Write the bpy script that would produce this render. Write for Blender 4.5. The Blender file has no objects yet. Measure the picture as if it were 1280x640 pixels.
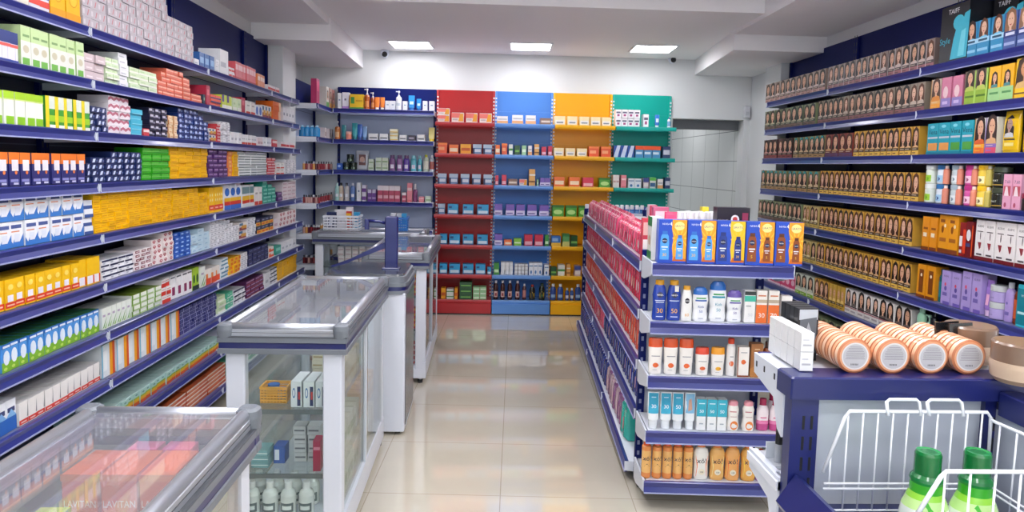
import bpy, math, random
import numpy as np
from mathutils import Vector, Matrix
random.seed(7)
SC = bpy.context.scene
COL = SC.collection
PI = math.pi

# ------------------------------------------------------------------ camera model (1280 x 640 frame)
FPX, CX, CY, EYE = 880.0, 640.0, 283.0, 1.5
def _basis():
    v = np.array([(604 - CX) / FPX, (CY - 206) / FPX, -1.0]); v /= np.linalg.norm(v)
    r = math.radians(1.1)
    u = np.array([math.sin(r), math.cos(r), 0.0]); u -= v * (u @ v); u /= np.linalg.norm(u)
    return np.array([np.cross(v, u), v, u])
RB = _basis()
def ray(px, py):
    return RB @ np.array([(px - CX) / FPX, (CY - py) / FPX, -1.0])
def on_x(px, py, X):
    d = ray(px, py); t = X / d[0]; return Vector((X, d[1] * t, EYE + d[2] * t))
def on_y(px, py, Y):
    d = ray(px, py); t = Y / d[1]; return Vector((d[0] * t, Y, EYE + d[2] * t))
def on_z(px, py, Z):
    d = ray(px, py); t = (Z - EYE) / d[2]; return Vector((d[0] * t, d[1] * t, Z))
def to_px(X, Y, Z):
    c = np.array([X, Y, Z - EYE]) @ RB
    return (CX + FPX * c[0] / -c[2], CY - FPX * c[1] / -c[2])

# ------------------------------------------------------------------ materials
def lin(h):
    h = h.lstrip('#'); o = []
    for i in (0, 2, 4):
        c = int(h[i:i + 2], 16) / 255
        o.append(c / 12.92 if c <= .04045 else ((c + .055) / 1.055) ** 2.4)
    return (*o, 1)
_M = {}
def mat(h, rough=.42, metal=0.0, coat=0.0, var=.05, scale=40, spec=.5, bump=0.0):
    key = (h, rough, metal, coat, var, scale, spec, bump)
    if key in _M: return _M[key]
    m = bpy.data.materials.new('surface_' + h.lstrip('#')); m.use_nodes = True
    nt = m.node_tree; b = nt.nodes['Principled BSDF']; c = lin(h)
    tc = nt.nodes.new('ShaderNodeTexCoord'); n = nt.nodes.new('ShaderNodeTexNoise')
    n.inputs['Scale'].default_value = scale; n.inputs['Detail'].default_value = 2
    nt.links.new(tc.outputs['Object'], n.inputs['Vector'])
    mx = nt.nodes.new('ShaderNodeMix'); mx.data_type = 'RGBA'
    mx.inputs[6].default_value = tuple(min(1, x * (1 - var)) for x in c[:3]) + (1,)
    mx.inputs[7].default_value = tuple(min(1, x * (1 + var)) for x in c[:3]) + (1,)
    nt.links.new(n.outputs['Fac'], mx.inputs[0]); nt.links.new(mx.outputs[2], b.inputs['Base Color'])
    b.inputs['Roughness'].default_value = rough; b.inputs['Metallic'].default_value = metal
    b.inputs['Coat Weight'].default_value = coat; b.inputs['Coat Roughness'].default_value = .12
    b.inputs['Specular IOR Level'].default_value = spec
    if bump:
        bp = nt.nodes.new('ShaderNodeBump'); bp.inputs['Strength'].default_value = bump
        bp.inputs['Distance'].default_value = .002
        nt.links.new(n.outputs['Fac'], bp.inputs['Height']); nt.links.new(bp.outputs['Normal'], b.inputs['Normal'])
    _M[key] = m
    return m
def glass_mat(tint='#fafdfc', gloss=1.0, name='clear_glass', rough=.01, film=0.0):
    m = bpy.data.materials.new(name); m.use_nodes = True; nt = m.node_tree; nt.nodes.clear()
    o = nt.nodes.new('ShaderNodeOutputMaterial'); mx = nt.nodes.new('ShaderNodeMixShader')
    t = nt.nodes.new('ShaderNodeBsdfTransparent'); g = nt.nodes.new('ShaderNodeBsdfGlossy')
    f = nt.nodes.new('ShaderNodeLayerWeight'); f.inputs['Blend'].default_value = .5
    pw = nt.nodes.new('ShaderNodeMath'); pw.operation = 'POWER'; pw.inputs[1].default_value = 4.2
    ml = nt.nodes.new('ShaderNodeMath'); ml.operation = 'MULTIPLY_ADD'; ml.inputs[1].default_value = gloss; ml.inputs[2].default_value = .035 * gloss; ml.use_clamp = True
    t.inputs['Color'].default_value = lin(tint); g.inputs['Roughness'].default_value = rough
    nt.links.new(f.outputs['Facing'], pw.inputs[0]); nt.links.new(pw.outputs[0], ml.inputs[0]); nt.links.new(ml.outputs[0], mx.inputs[0])
    nt.links.new(t.outputs[0], mx.inputs[1]); nt.links.new(g.outputs[0], mx.inputs[2])
    if film:   # even whitish haze mixed over the pane as diffuse colour
        df = nt.nodes.new('ShaderNodeBsdfDiffuse'); df.inputs['Color'].default_value = lin('#e4e6ee')
        m2 = nt.nodes.new('ShaderNodeMixShader'); m2.inputs[0].default_value = film
        nt.links.new(mx.outputs[0], m2.inputs[1]); nt.links.new(df.outputs[0], m2.inputs[2]); nt.links.new(m2.outputs[0], o.inputs['Surface'])
    else: nt.links.new(mx.outputs[0], o.inputs['Surface'])
    return m
def emit_mat(h, s):
    m = bpy.data.materials.new('light_diffuser'); m.use_nodes = True; nt = m.node_tree
    b = nt.nodes['Principled BSDF']; b.inputs['Base Color'].default_value = lin('#ffffff')
    b.inputs['Emission Color'].default_value = lin(h); b.inputs['Emission Strength'].default_value = s
    return m
NAVY = mat('#171f5e', .3, coat=.3, var=.06, scale=3)
NAVYRAIL = mat('#262e7a', .3, coat=.3, var=.06, scale=6)
NAVYBACK = mat('#0f1a5a', .45, var=.06, scale=2, spec=.12)
GREYB = mat('#a8b5d0', .4, var=.03, scale=3)
SHELFW = mat('#dde1ea', .4, var=.03, scale=4)
EDGE = mat('#9fa4cc', .35, var=.03)
WHITEM = mat('#d4d9e4', .35, var=.02, scale=5)
ALU = mat('#b9bdc6', .3, metal=.6, var=.05, scale=8)
GREYP_ = mat('#80858c', .45, var=.04, scale=8)
BLACK = mat('#101014', .4)
RUBBER = mat('#17171a', .7)
GLASS = glass_mat()
GLASST = glass_mat('#fbfdfd', 1.2, 'table_glass', .02, .10)
def M_(c, **k):
    return c if not isinstance(c, str) else mat(c, **k)

# ------------------------------------------------------------------ mesh builder
_T = {}
def text_geo(s):
    if s in _T: return _T[s]
    cu = bpy.data.curves.new('writing', 'FONT'); cu.body = s; cu.size = 1; cu.align_x = 'CENTER'; cu.resolution_u = 2
    ob = bpy.data.objects.new('writing', cu); COL.objects.link(ob)
    dg = bpy.context.evaluated_depsgraph_get(); me = ob.evaluated_get(dg).to_mesh()
    vs = [(v.co.x, v.co.y) for v in me.vertices]; fs = [tuple(p.vertices) for p in me.polygons]
    ob.evaluated_get(dg).to_mesh_clear(); bpy.data.objects.remove(ob); bpy.data.curves.remove(cu)
    _T[s] = (vs, fs); return _T[s]
class G:
    def __init__(s): s.v = []; s.f = []; s.mi = []; s.sm = []; s.m = []
    def mid(s, c):
        c = M_(c)
        if c not in s.m: s.m.append(c)
        return s.m.index(c)
    def add(s, vs, fs, c, smooth=False):
        b = len(s.v); s.v += [tuple(v) for v in vs]; k = s.mid(c)
        for f in fs: s.f.append(tuple(i + b for i in f)); s.mi.append(k); s.sm.append(smooth)
    def box(s, x0, x1, y0, y1, z0, z1, c, top=None, skip=''):
        v = [(x0, y0, z0), (x1, y0, z0), (x1, y1, z0), (x0, y1, z0), (x0, y0, z1), (x1, y0, z1), (x1, y1, z1), (x0, y1, z1)]
        s.add(v, [(0, 1, 5, 4), (1, 2, 6, 5), (2, 3, 7, 6), (3, 0, 4, 7), (0, 3, 2, 1)], c); s.add(v[4:], [(0, 1, 2, 3)], top or c)
    def bbox(s, x0, x1, y0, y1, z0, z1, c, r=.004):
        """box with chamfered vertical and top edges"""
        a = [(x0 + r, y0), (x1 - r, y0), (x1, y0 + r), (x1, y1 - r), (x1 - r, y1), (x0 + r, y1), (x0, y1 - r), (x0, y0 + r)]
        cx, cy = (x0 + x1) / 2, (y0 + y1) / 2
        def sh(p, k): return (p[0] + (k if p[0] < cx else -k), p[1] + (k if p[1] < cy else -k))
        vs = [(*p, z0) for p in a] + [(*p, z1 - r) for p in a] + [(*sh(p, r), z1) for p in a]
        fs = [(i, (i + 1) % 8, (i + 1) % 8 + 8, i + 8) for i in range(8)] + [(i + 8, (i + 1) % 8 + 8, (i + 1) % 8 + 16, i + 16) for i in range(8)]
        s.add(vs, fs + [tuple(range(16, 24)), tuple(range(7, -1, -1))], c)
    def prism(s, poly, a0, a1, c, axis='z'):
        n = len(poly)
        def p3(p, a): return {'z': (p[0], p[1], a), 'y': (p[0], a, p[1]), 'x': (a, p[0], p[1])}[axis]
        vs = [p3(p, a0) for p in poly] + [p3(p, a1) for p in poly]
        s.add(vs, [(i, (i + 1) % n, (i + 1) % n + n, i + n) for i in range(n)] + [tuple(range(n - 1, -1, -1)), tuple(range(n, 2 * n))], c)
    def loft(s, secs, seg=20, ex=2.0, cap=True, axis='z', off=(0, 0, 0)):
        """secs: (rx, ry, z, colour of the band above)"""
        rings = []
        for q in secs:
            rx, ry, z = q[:3]; r = []
            for i in range(seg):
                t = 2 * PI * (i + .5) / seg; c, sn = math.cos(t), math.sin(t); e = 2 / ex
                r.append((math.copysign(abs(c) ** e, c) * rx, math.copysign(abs(sn) ** e, sn) * ry, z))
            rings.append(r)
        def tr(p):
            if axis == 'y': p = (p[0], -p[2], p[1])
            if axis == 'x': p = (p[2], p[0], p[1])
            return (p[0] + off[0], p[1] + off[1], p[2] + off[2])
        for a in range(len(rings) - 1):
            c = secs[a][3]
            if c is None: continue
            s.add([tr(p) for p in rings[a] + rings[a + 1]], [(i, (i + 1) % seg, (i + 1) % seg + seg, i + seg) for i in range(seg)], c, True)
        if cap:
            s.add([tr(p) for p in rings[0]], [tuple(range(seg - 1, -1, -1))], secs[0][3] or secs[1][3])
            s.add([tr(p) for p in rings[-1]], [tuple(range(seg))], secs[-1][3] if len(secs[-1]) > 3 and secs[-1][3] else secs[-2][3])
    def tube(s, pts, r, c, seg=8):
        pts = [Vector(p) for p in pts]; rings = []
        for i, p in enumerate(pts):
            d = (pts[min(i + 1, len(pts) - 1)] - pts[max(i - 1, 0)]).normalized()
            u = d.cross(Vector((0, 0, 1)))
            if u.length < .05: u = d.cross(Vector((0, 1, 0)))
            u.normalize(); w = d.cross(u)
            rings.append([p + (u * math.cos(2 * PI * k / seg) + w * math.sin(2 * PI * k / seg)) * r for k in range(seg)])
        vs = [q for R in rings for q in R]; fs = []
        for i in range(len(pts) - 1):
            for k in range(seg):
                fs.append((i * seg + k, (i + 1) * seg + k, (i + 1) * seg + (k + 1) % seg, i * seg + (k + 1) % seg))
        fs += [tuple(range(seg)), tuple(range((len(pts) - 1) * seg + seg - 1, (len(pts) - 1) * seg - 1, -1))]
        s.add(vs, fs, c, True)
    # printed artwork lying on a front surface y = sf(x, z)
    def rect(s, sf, x0, x1, z0, z1, c, e=.0006, n=1):
        vs = []
        for i in range(n + 1):
            x = x0 + (x1 - x0) * i / n
            vs += [(x, sf(x, z0) - e, z0), (x, sf(x, z1) - e, z1)]
        s.add(vs, [(2 * i, 2 * i + 2, 2 * i + 3, 2 * i + 1) for i in range(n)], c)
    def poly(s, sf, pts, c, e=.0006):
        s.add([(x, sf(x, z) - e, z) for x, z in pts], [tuple(range(len(pts)))], c)
    def ell(s, sf, x, z, rx, rz, c, e=.0006, n=14):
        s.poly(sf, [(x + rx * math.cos(2 * PI * k / n), z + rz * math.sin(2 * PI * k / n)) for k in range(n)], c, e)
    def text(s, sf, t, x, z, h, c, e=.001, mw=None, rot=False):
        vs, fs = text_geo(t)
        k = h / .72
        wd = max(v[0] for v in vs) - min(v[0] for v in vs)
        kx = k if not mw or wd * k <= mw else mw / wd
        q = [(x + a * kx, z + b * k) for a, b in vs] if not rot else [(x - b * k, z + a * kx) for a, b in vs]
        s.add([(a, sf(a, b) - e, b) for a, b in q], fs, c)
    def mesh(s, name):
        me = bpy.data.meshes.new(name); me.from_pydata(s.v, [], s.f)
        for m in s.m: me.materials.append(m)
        me.polygons.foreach_set('material_index', s.mi); me.polygons.foreach_set('use_smooth', s.sm)
        me.update(); return me
    def obj(s, name, parent=None, loc=(0, 0, 0), rz=0, bevel=0):
        o = bpy.data.objects.new(name, s.mesh(name)); COL.objects.link(o)
        o.location = loc; o.rotation_euler = (0, 0, rz); o.parent = parent
        if bevel:
            b = o.modifiers.new('soft_edges', 'BEVEL'); b.width = bevel; b.segments = 2; b.limit_method = 'ANGLE'
        return o
def tag(o, label=None, cat=None, group=None, kind=None):
    if label: o['label'] = label
    if cat: o['category'] = cat
    if group: o['group'] = group
    if kind: o['kind'] = kind
    return o
def empty(name, loc=(0, 0, 0), rz=0):
    o = bpy.data.objects.new(name, None); COL.objects.link(o); o.location = loc; o.rotation_euler = (0, 0, rz)
    o.empty_display_size = .05; return o
def put(src, loc, rz=0, label=None, cat=None, group=None, tilt=0):
    """src: (mesh object, [part objects]) kept as the first instance; copies share mesh data"""
    root, parts, used = src['root'], src['parts'], src['used']
    if used:
        r = root.copy(); COL.objects.link(r)
        for p in parts:
            c = p.copy(); COL.objects.link(c); c.parent = r
    else:
        r = root; src['used'] = True
    r.location = loc; r.rotation_euler = (tilt, 0, rz)
    return tag(r, label, cat, group)
def proto(name, body, parts=()):
    root = body.obj(name)
    ps = [g.obj(n, root) for n, g in parts]
    return dict(root=root, parts=ps, used=False)
# ------------------------------------------------------------------ the room
def struct(g, name, parent=None, **k):
    o = g.obj(name, parent, **k)
    if parent is None: o['kind'] = 'structure'
    return o
WALL = mat('#e0e3e4', .65, var=.015, scale=1.2)
CEIL = mat('#f3f2f4', .75, var=.015, scale=1.0)
def floor_mat():
    m = bpy.data.materials.new('polished_floor_tile'); m.use_nodes = True; nt = m.node_tree
    b = nt.nodes['Principled BSDF']; tc = nt.nodes.new('ShaderNodeTexCoord'); mp = nt.nodes.new('ShaderNodeMapping')
    br = nt.nodes.new('ShaderNodeTexBrick'); nt.links.new(tc.outputs['Object'], mp.inputs['Vector'])
    br.offset = 0; br.inputs['Scale'].default_value = 1; br.inputs['Mortar Size'].default_value = .0022
    br.inputs['Brick Width'].default_value = .6; br.inputs['Row Height'].default_value = .6; br.inputs['Mortar Smooth'].default_value = .1
    br.inputs['Color1'].default_value = lin('#cec7b7'); br.inputs['Color2'].default_value = lin('#cbc4b3'); br.inputs['Mortar'].default_value = lin('#aaa08e')
    nt.links.new(mp.outputs[0], br.inputs['Vector'])
    n = nt.nodes.new('ShaderNodeTexNoise'); n.inputs['Scale'].default_value = 2.3; n.inputs['Detail'].default_value = 5
    nt.links.new(mp.outputs[0], n.inputs['Vector'])
    mx = nt.nodes.new('ShaderNodeMix'); mx.data_type = 'RGBA'; mx.blend_type = 'MULTIPLY'; mx.inputs[0].default_value = .16
    nt.links.new(br.outputs['Color'], mx.inputs[6]); nt.links.new(n.outputs['Fac'], mx.inputs[7])
    nt.links.new(mx.outputs[2], b.inputs['Base Color'])
    mr = nt.nodes.new('ShaderNodeMapRange'); mr.inputs[3].default_value = .015; mr.inputs[4].default_value = .04
    nt.links.new(n.outputs['Fac'], mr.inputs[0]); nt.links.new(mr.outputs[0], b.inputs['Roughness'])
    b.inputs['IOR'].default_value = 1.75; b.inputs['Coat Weight'].default_value = .6; b.inputs['Coat Roughness'].default_value = .02
    return m
def tile_mat():
    m = bpy.data.materials.new('white_wall_tile'); m.use_nodes = True; nt = m.node_tree
    b = nt.nodes['Principled BSDF']; tc = nt.nodes.new('ShaderNodeTexCoord'); mp = nt.nodes.new('ShaderNodeMapping')
    mp.inputs['Rotation'].default_value = (PI / 2, 0, PI / 2)
    br = nt.nodes.new('ShaderNodeTexBrick'); br.offset = 0; br.inputs['Scale'].default_value = 1
    sp = nt.nodes.new('ShaderNodeSeparateXYZ'); cb = nt.nodes.new('ShaderNodeCombineXYZ')
    nt.links.new(tc.outputs['Object'], sp.inputs[0]); nt.links.new(sp.outputs['Y'], cb.inputs['X']); nt.links.new(sp.outputs['Z'], cb.inputs['Y'])
    br.inputs['Brick Width'].default_value = .5; br.inputs['Row Height'].default_value = .32; br.inputs['Mortar Size'].default_value = .004
    br.inputs['Color1'].default_value = lin('#e9eceb'); br.inputs['Color2'].default_value = lin('#e2e6e4'); br.inputs['Mortar'].default_value = lin('#8f9694')
    nt.links.new(cb.outputs[0], br.inputs['Vector']); nt.links.new(br.outputs['Color'], b.inputs['Base Color'])
    b.inputs['Roughness'].default_value = .15
    return m
FA = math.radians(-2.6)
g = G(); g.box(-3, 5, -5, 10, -.1, 0, floor_mat())
fl = struct(g, 'floor', rz=FA); fl.location = (0.245 - 5.642 * .0455 - .018, 0.09, 0)
YB, XL, XR = 7.25, -1.83, 2.75
g = G(); g.box(XL - .15, XL, -3.2, YB + .15, 0, 3, WALL); struct(g, 'wall_left')
g = G(); g.box(XR, XR + .15, -3.2, YB + .15, 0, 3, WALL); struct(g, 'wall_right')
g = G()
g.box(XL, 1.943, YB, YB + .15, 0, 3, WALL); g.box(1.943, XR, YB, YB + .15, 2.022, 3, WALL)
g.box(2.69, XR, YB, YB + .15, 0, 2.022, WALL); struct(g, 'wall_back')
g = G(); g.box(2.69, 2.84, YB + .15, 10.6, -.02, 3, tile_mat()); struct(g, 'wall_corridor')
g = G(); g.box(1.2, 2.69, 10.6, 10.7, -.02, 3, WALL); struct(g, 'wall_corridor_end')
g = G(); g.box(1.1, 1.2, YB + .15, 10.7, -.02, 3, WALL); struct(g, 'wall_corridor_near')
g = G(); g.box(1.2, 2.69, YB + .15, 10.6, 2.7, 2.8, CEIL); struct(g, 'ceiling_corridor')
g = G(); g.box(1.85, 2.69, YB + .151, YB + .24, 1.925, 2.04, mat('#6f7176', .6)); g.box(1.85, 2.69, YB + .14, YB + .15, 2.0, 2.03, mat('#6f7176', .6)); struct(g, 'beam_doorway')
g = G(); g.box(XL - .15, XR + .15, 5.05, YB + .15, 2.62, 2.95, CEIL); g.box(XL - .15, XR + .15, -3.2, 5.05, 2.74, 2.95, CEIL); struct(g, 'ceiling')
g = G(); g.prism([(XL, 5.68), (-1.215, 5.68), (-1.225, YB), (XL, YB)], 2.44, 2.62, CEIL)
g.prism([(XL, -3.2), (-1.225, -3.2), (-1.225, 5.68), (XL, 5.68)], 2.565, 2.74, CEIL); struct(g, 'trim_1')
g = G(); g.prism([(1.992, 5.68), (XR, 5.68), (XR, YB), (2.15, YB)], 2.465, 2.62, CEIL)
g.prism([(1.85, -3.2), (XR, -3.2), (XR, 5.68), (1.992, 5.68)], 2.59, 2.74, CEIL); struct(g, 'trim_2')
g = G(); g.box(XL, -1.675, 6.0, 6.4, 0, 2.44, WALL); struct(g, 'column_left')
g = G(); g.box(2.64, XR, 6.28, 6.62, 0, 2.465, WALL); struct(g, 'column_right')
# ceiling lights
LIGHT = emit_mat('#fdfbff', 25); LIGHT2 = emit_mat('#fdfbff', 20)
g = G(); FR = mat('#f0f0f2', .4)
for a in ((-.2, .2, -.2, -.182), (-.2, .2, .182, .2), (-.2, -.182, -.182, .182), (.182, .2, -.182, .182)): g.box(a[0], a[1], a[2], a[3], 0, .014, FR)
frame = g.mesh('light_frame')
g = G(); g.box(-.182, .182, -.182, .182, .004, .012, LIGHT); diff = g.mesh('light_diffuser')
g = G(); g.box(-.182, .182, -.182, .182, .004, .012, LIGHT2); diff2 = g.mesh('light_diffuser')
li = 0
LP = [(-.70, 6.80, 2.606, 'recessed white square ceiling light nearest the dark blue back panel'), (.425, 6.70, 2.606, 'recessed white square ceiling light between the two security cameras'),
      (1.56, 6.62, 2.606, 'recessed white square ceiling light closest to the doorway')]
LP.append((2.1, 8.9, 2.68, 'unseen square ceiling light added inside the tiled corridor'))  # out of view, added to brighten the corridor tiles
for yy in (3.6, 2.6, 1.6, .1, -1.4, -2.8):
    for xx in (-.7, .425, 1.45): LP.append((xx, yy, 2.726, None))  # unseen rows over the near aisle, added to even out the light
src = None
for x, y, z, lb in LP:
    t = empty('ceiling_light', (x, y, z), math.radians(-2.5))
    for nme, me in (('frame', frame), ('diffuser', diff2 if y > 6 else diff)):
        o = bpy.data.objects.new(nme, me); COL.objects.link(o); o.parent = t
    tag(t, lb or 'recessed white square ceiling light added out of shot above the aisle', 'ceiling light', 'ceiling lights' if lb else 'added ceiling lights above the near aisle')
# security cameras, sensor
for (x, z, lb) in ((-1.003, 2.575, 'small white dome camera with black lens above the dark blue back shelves'), (1.896, 2.604, 'small white dome camera with black lens above the teal shelving')):
    r = empty('security_camera', (x, 7.2, z))
    g = G(); g.loft([(.038, .038, 0.045, WHITEM), (.042, .042, .03, WHITEM), (.04, .04, .0, WHITEM), (.02, .02, -.035, WHITEM)], 20); g.v = [(a, b, min(c, 2.618 - z)) for a, b, c in g.v]; g.obj('housing', r)
    g = G(); g.loft([(.024, .024, .030, BLACK), (.027, .027, .042, BLACK), (.016, .016, .054, BLACK)], 20, axis='y', off=(0.004, 0, -.004)); g.obj('lens', r)
    tag(r, lb, 'camera', 'security cameras')
g = G(); g.bbox(-.03, .03, -.05, 0, -.06, .06, mat('#d5d8dd', .4), .008); g.rect(lambda x, z: -.05, -.02, .02, -.04, .0, '#c2c6cc')
p = on_y(932.5, 140, YB - .002); tag(g.obj('motion_sensor', None, p), 'small pale grey sensor box on the wall above the doorway', 'sensor')

# ------------------------------------------------------------------ wall shelving bays
def lip_geo(L, h, side, col=NAVYRAIL, top=True):
    """price rail running along local x from 0 to L, front at y=0 facing -y, top at z=0"""
    g = G()
    prof = [(.0, .0), (-.004, -.004), (0.002, -h * .5), (-.004, -h + .006), (-.007, -h), (.008, -h), (.012, -h * .5), (.012, 0)]
    g.prism(prof, 0, L, col, 'x')
    g.box(0, L, -.0085, -.003, -h - .001, -h + .004, EDGE)
    return g
def bay(name, label, group, L, zs, depths, back, head, hz, total, loc, rz, rail=NAVYRAIL, plate=SHELFW, ends=(1, 1), h=.042, lean=None, brk=WHITEM):
    """local: x along the wall 0..L, y=0 at the back panel, shelves project to -y"""
    r = empty(name, loc, rz)
    g = G(); g.box(0.002, L - .002, 0, .018, 0, hz, back)
    if head is not back: g.box(0.002, L - .002, 0, .018, hz, total, head)
    n = 8
    for k in range(1, n): g.box(.01, L - .01, -.0015, 0, total * k / n, total * k / n + .004, mat('#5b6480', .5))
    g.obj('back_panel', r)
    for x in (0.002, L - .027):
        g = G(); g.box(x, x + .025, -.02, -.0016, 0, total - .01, head)
        for k in range(int(total / .05)): g.box(x + .009, x + .016, -.0205, -.0199, .03 + .05 * k, .055 + .05 * k, BLACK)
        g.obj('upright', r)
    for k, (z, d) in enumerate(zip(zs, depths)):
        g = G(); g.box(.003, L - .003, -d + .013, -.021, z - .022, z - .002, plate); s = g.obj('shelf', r)
        g = lip_geo(L - .006, h, 1, rail); g.obj('price_rail', s, (.003, -d, z))
        for e, xx in ((ends[0], .004), (ends[1], L - .009)):
            if not e: continue
            g = G(); g.prism([(-d - .006, z - .004), (-d - .006, z - h + .004), (-d + .03, z - h - .002), (-.03, z - .05), (-.022, z - .05), (-.022, z - .003)], xx, xx + .005, brk, 'x')
            g.obj('bracket', s)
    tag(r, label, 'shelving', group)
    return r
ZL = [2.02, 1.81, 1.60, 1.39, 1.18, .975, .77, .565, .36, .135]
XLL = [-1.60 + .0065 * k for k in range(10)]
DL = [x - (XL + .02) for x in XLL]
bounds = [(.45, 1.71), (1.71, 2.97), (2.97, 4.20), (4.20, 5.43), (5.43, 5.985)]
names = ['nearest the camera', 'second from the camera', 'third from the camera', 'fourth from the camera', 'last one ending at the white column']
for i, (a, b) in enumerate(bounds):
    bk = mat('#2c3250', .5, var=.03) if i < 3 else GREYB  # near bays get darker backing, shade between the shelves put into its colour
    o = bay('shelving_bay', 'tall dark blue shelving bay of the left wall, ' + names[i], 'left wall shelving', b - a, ZL, DL, bk, NAVYBACK, 2.0, 2.46, (XL + .02, a, 0), PI / 2,
        plate=mat('#6f7694', .45, var=.03) if i < 3 else SHELFW)
# short end shelves running past the column
g = G()
for k, z in enumerate(ZL[:-1]):
    x = XLL[k]
    r = empty('end_shelf', (x, 5.99, z))
    g = G(); g.box(-.07, -.013, 0, .22, -.022, -.002, SHELFW); g.obj('shelf_board', r)
    g = lip_geo(.22, .042, 1); g.obj('price_rail', r, (0, 0, 0), PI / 2)
    g = G(); g.prism([(.006, -.002), (.006, -.04), (-.05, -.06), (-.07, -.06), (-.07, -.002)], .215, .22, WHITEM, 'y'); g.obj('bracket', r)
    nm = ['top', 'second', 'third', 'fourth', 'fifth', 'sixth', 'seventh', 'eighth', 'ninth'][k]
    tag(r, 'short blue shelf stub in front of the white column, %s from the top' % nm, 'shelf', 'shelf stubs in front of the column')
# right wall
ZR = [2.115, 1.87, 1.615, 1.345, 1.08, .81, .55, .29]
XRR = [2.525, 2.518, 2.51, 2.505, 2.495, 2.485, 2.475, 2.465]
DR = [XR - .02 - x for x in XRR]
rb = [(5.15, 6.27, 0), (4.02, 5.15, 0), (2.8, 4.02, .02), (1.6, 2.8, .02)]
rn = ['farthest, ending at the white column', 'stocked with long rows of hair dye', 'holding jars and lavender bottles', 'nearest the camera']
for i, (a, b, e) in enumerate(rb):
    bay('shelving_bay', 'tall dark blue shelving bay of the right wall, ' + rn[i], 'right wall shelving', b - a, ZR, [d + e for d in DR], mat('#23284a', .5, var=.03), NAVYBACK, 2.1, 2.50, (XR - .02, b, 0), -PI / 2, h=.05, plate=mat('#6f7694', .45, var=.03))
# back wall coloured bays
ZB = [1.91, 1.605, 1.303, 1.003, .702, .405, .15]
DB = [.25] * 7
cols = [('red', '#a31519', '#b32c32', '#c05c60', -.479, .107), ('blue', '#4880cc', '#5f92d8', '#86abdf', .110, .698), ('yellow', '#eea600', '#f0b010', '#f4c440', .701, 1.302), ('teal', '#12a596', '#22aa9e', '#44b4aa', 1.305, 1.911)]
for cn, bc, rc, ec, x0, x1 in cols:
    b_ = mat(bc, .3, spec=.3, var=.02, scale=3); r_ = mat(rc, .3, spec=.35, var=.03)
    L = x1 - x0; r = empty('coloured_shelving_bay', (x0, YB - .03, 0))
    g = G(); g.box(.003, L - .003, 0, .018, 0, 2.245, b_)
    for k in range(1, 14): g.box(.02, L - .02, -.0015, 0, .157 * k, .157 * k + .003, r_)
    g.obj('back_panel', r)
    for x in (.0, L - .02):
        g = G(); g.box(x, x + .02, -.02, -.0016, 0, 2.24, r_)
        for k in range(60): g.box(x + .003, x + .017, -.0206, -.0199, .04 + .036 * k, .055 + .036 * k, mat('#dfe3e8', .4))
        g.obj('upright', r)
    for z in ZB:
        g = G(); g.box(.004, L - .004, -.237, -.021, z - .02, z - .002, r_); s = g.obj('shelf', r)
        g = G(); g.prism([(0, 0), (-.003, -.02), (0, -.038), (.012, -.038), (.012, 0)], 0, L - .006, r_, 'x'); g.box(0, L - .006, -.002, .012, -.006, .001, mat(ec, .3)); g.obj('price_rail', s, (.003, -.25, z))
    g = G(); g.box(.003, L - .003, -.262, -.25, .015, .115, r_); g.box(.003, L - .003, -.25, -.0, .0, .015, BLACK); g.obj('plinth', r)
    tag(r, '%s metal shelving bay with seven shelves on the back wall' % cn, 'shelving', 'coloured shelving bays on the back wall')
# dark blue back-left bay and the shelves in the niche behind the column
Z5 = [2.015, 1.718, 1.42, 1.115, .84, .56, .28]
bay('shelving_bay', 'dark blue shelving bay with light grey back panel beside the red bay', 'back left shelving', .99, Z5, [.25] * 7, GREYB, NAVYBACK, 2.0, 2.245, (-1.472, YB - .03, 0), 0, h=.045)
bay('niche_shelving_bay', 'short shelving bay in the niche behind the left white column', 'back left shelving', .8, Z5, [.225] * 7, GREYB, NAVYBACK, 2.0, 2.24, (-1.71, 6.41, 0), PI / 2, h=.045)
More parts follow.
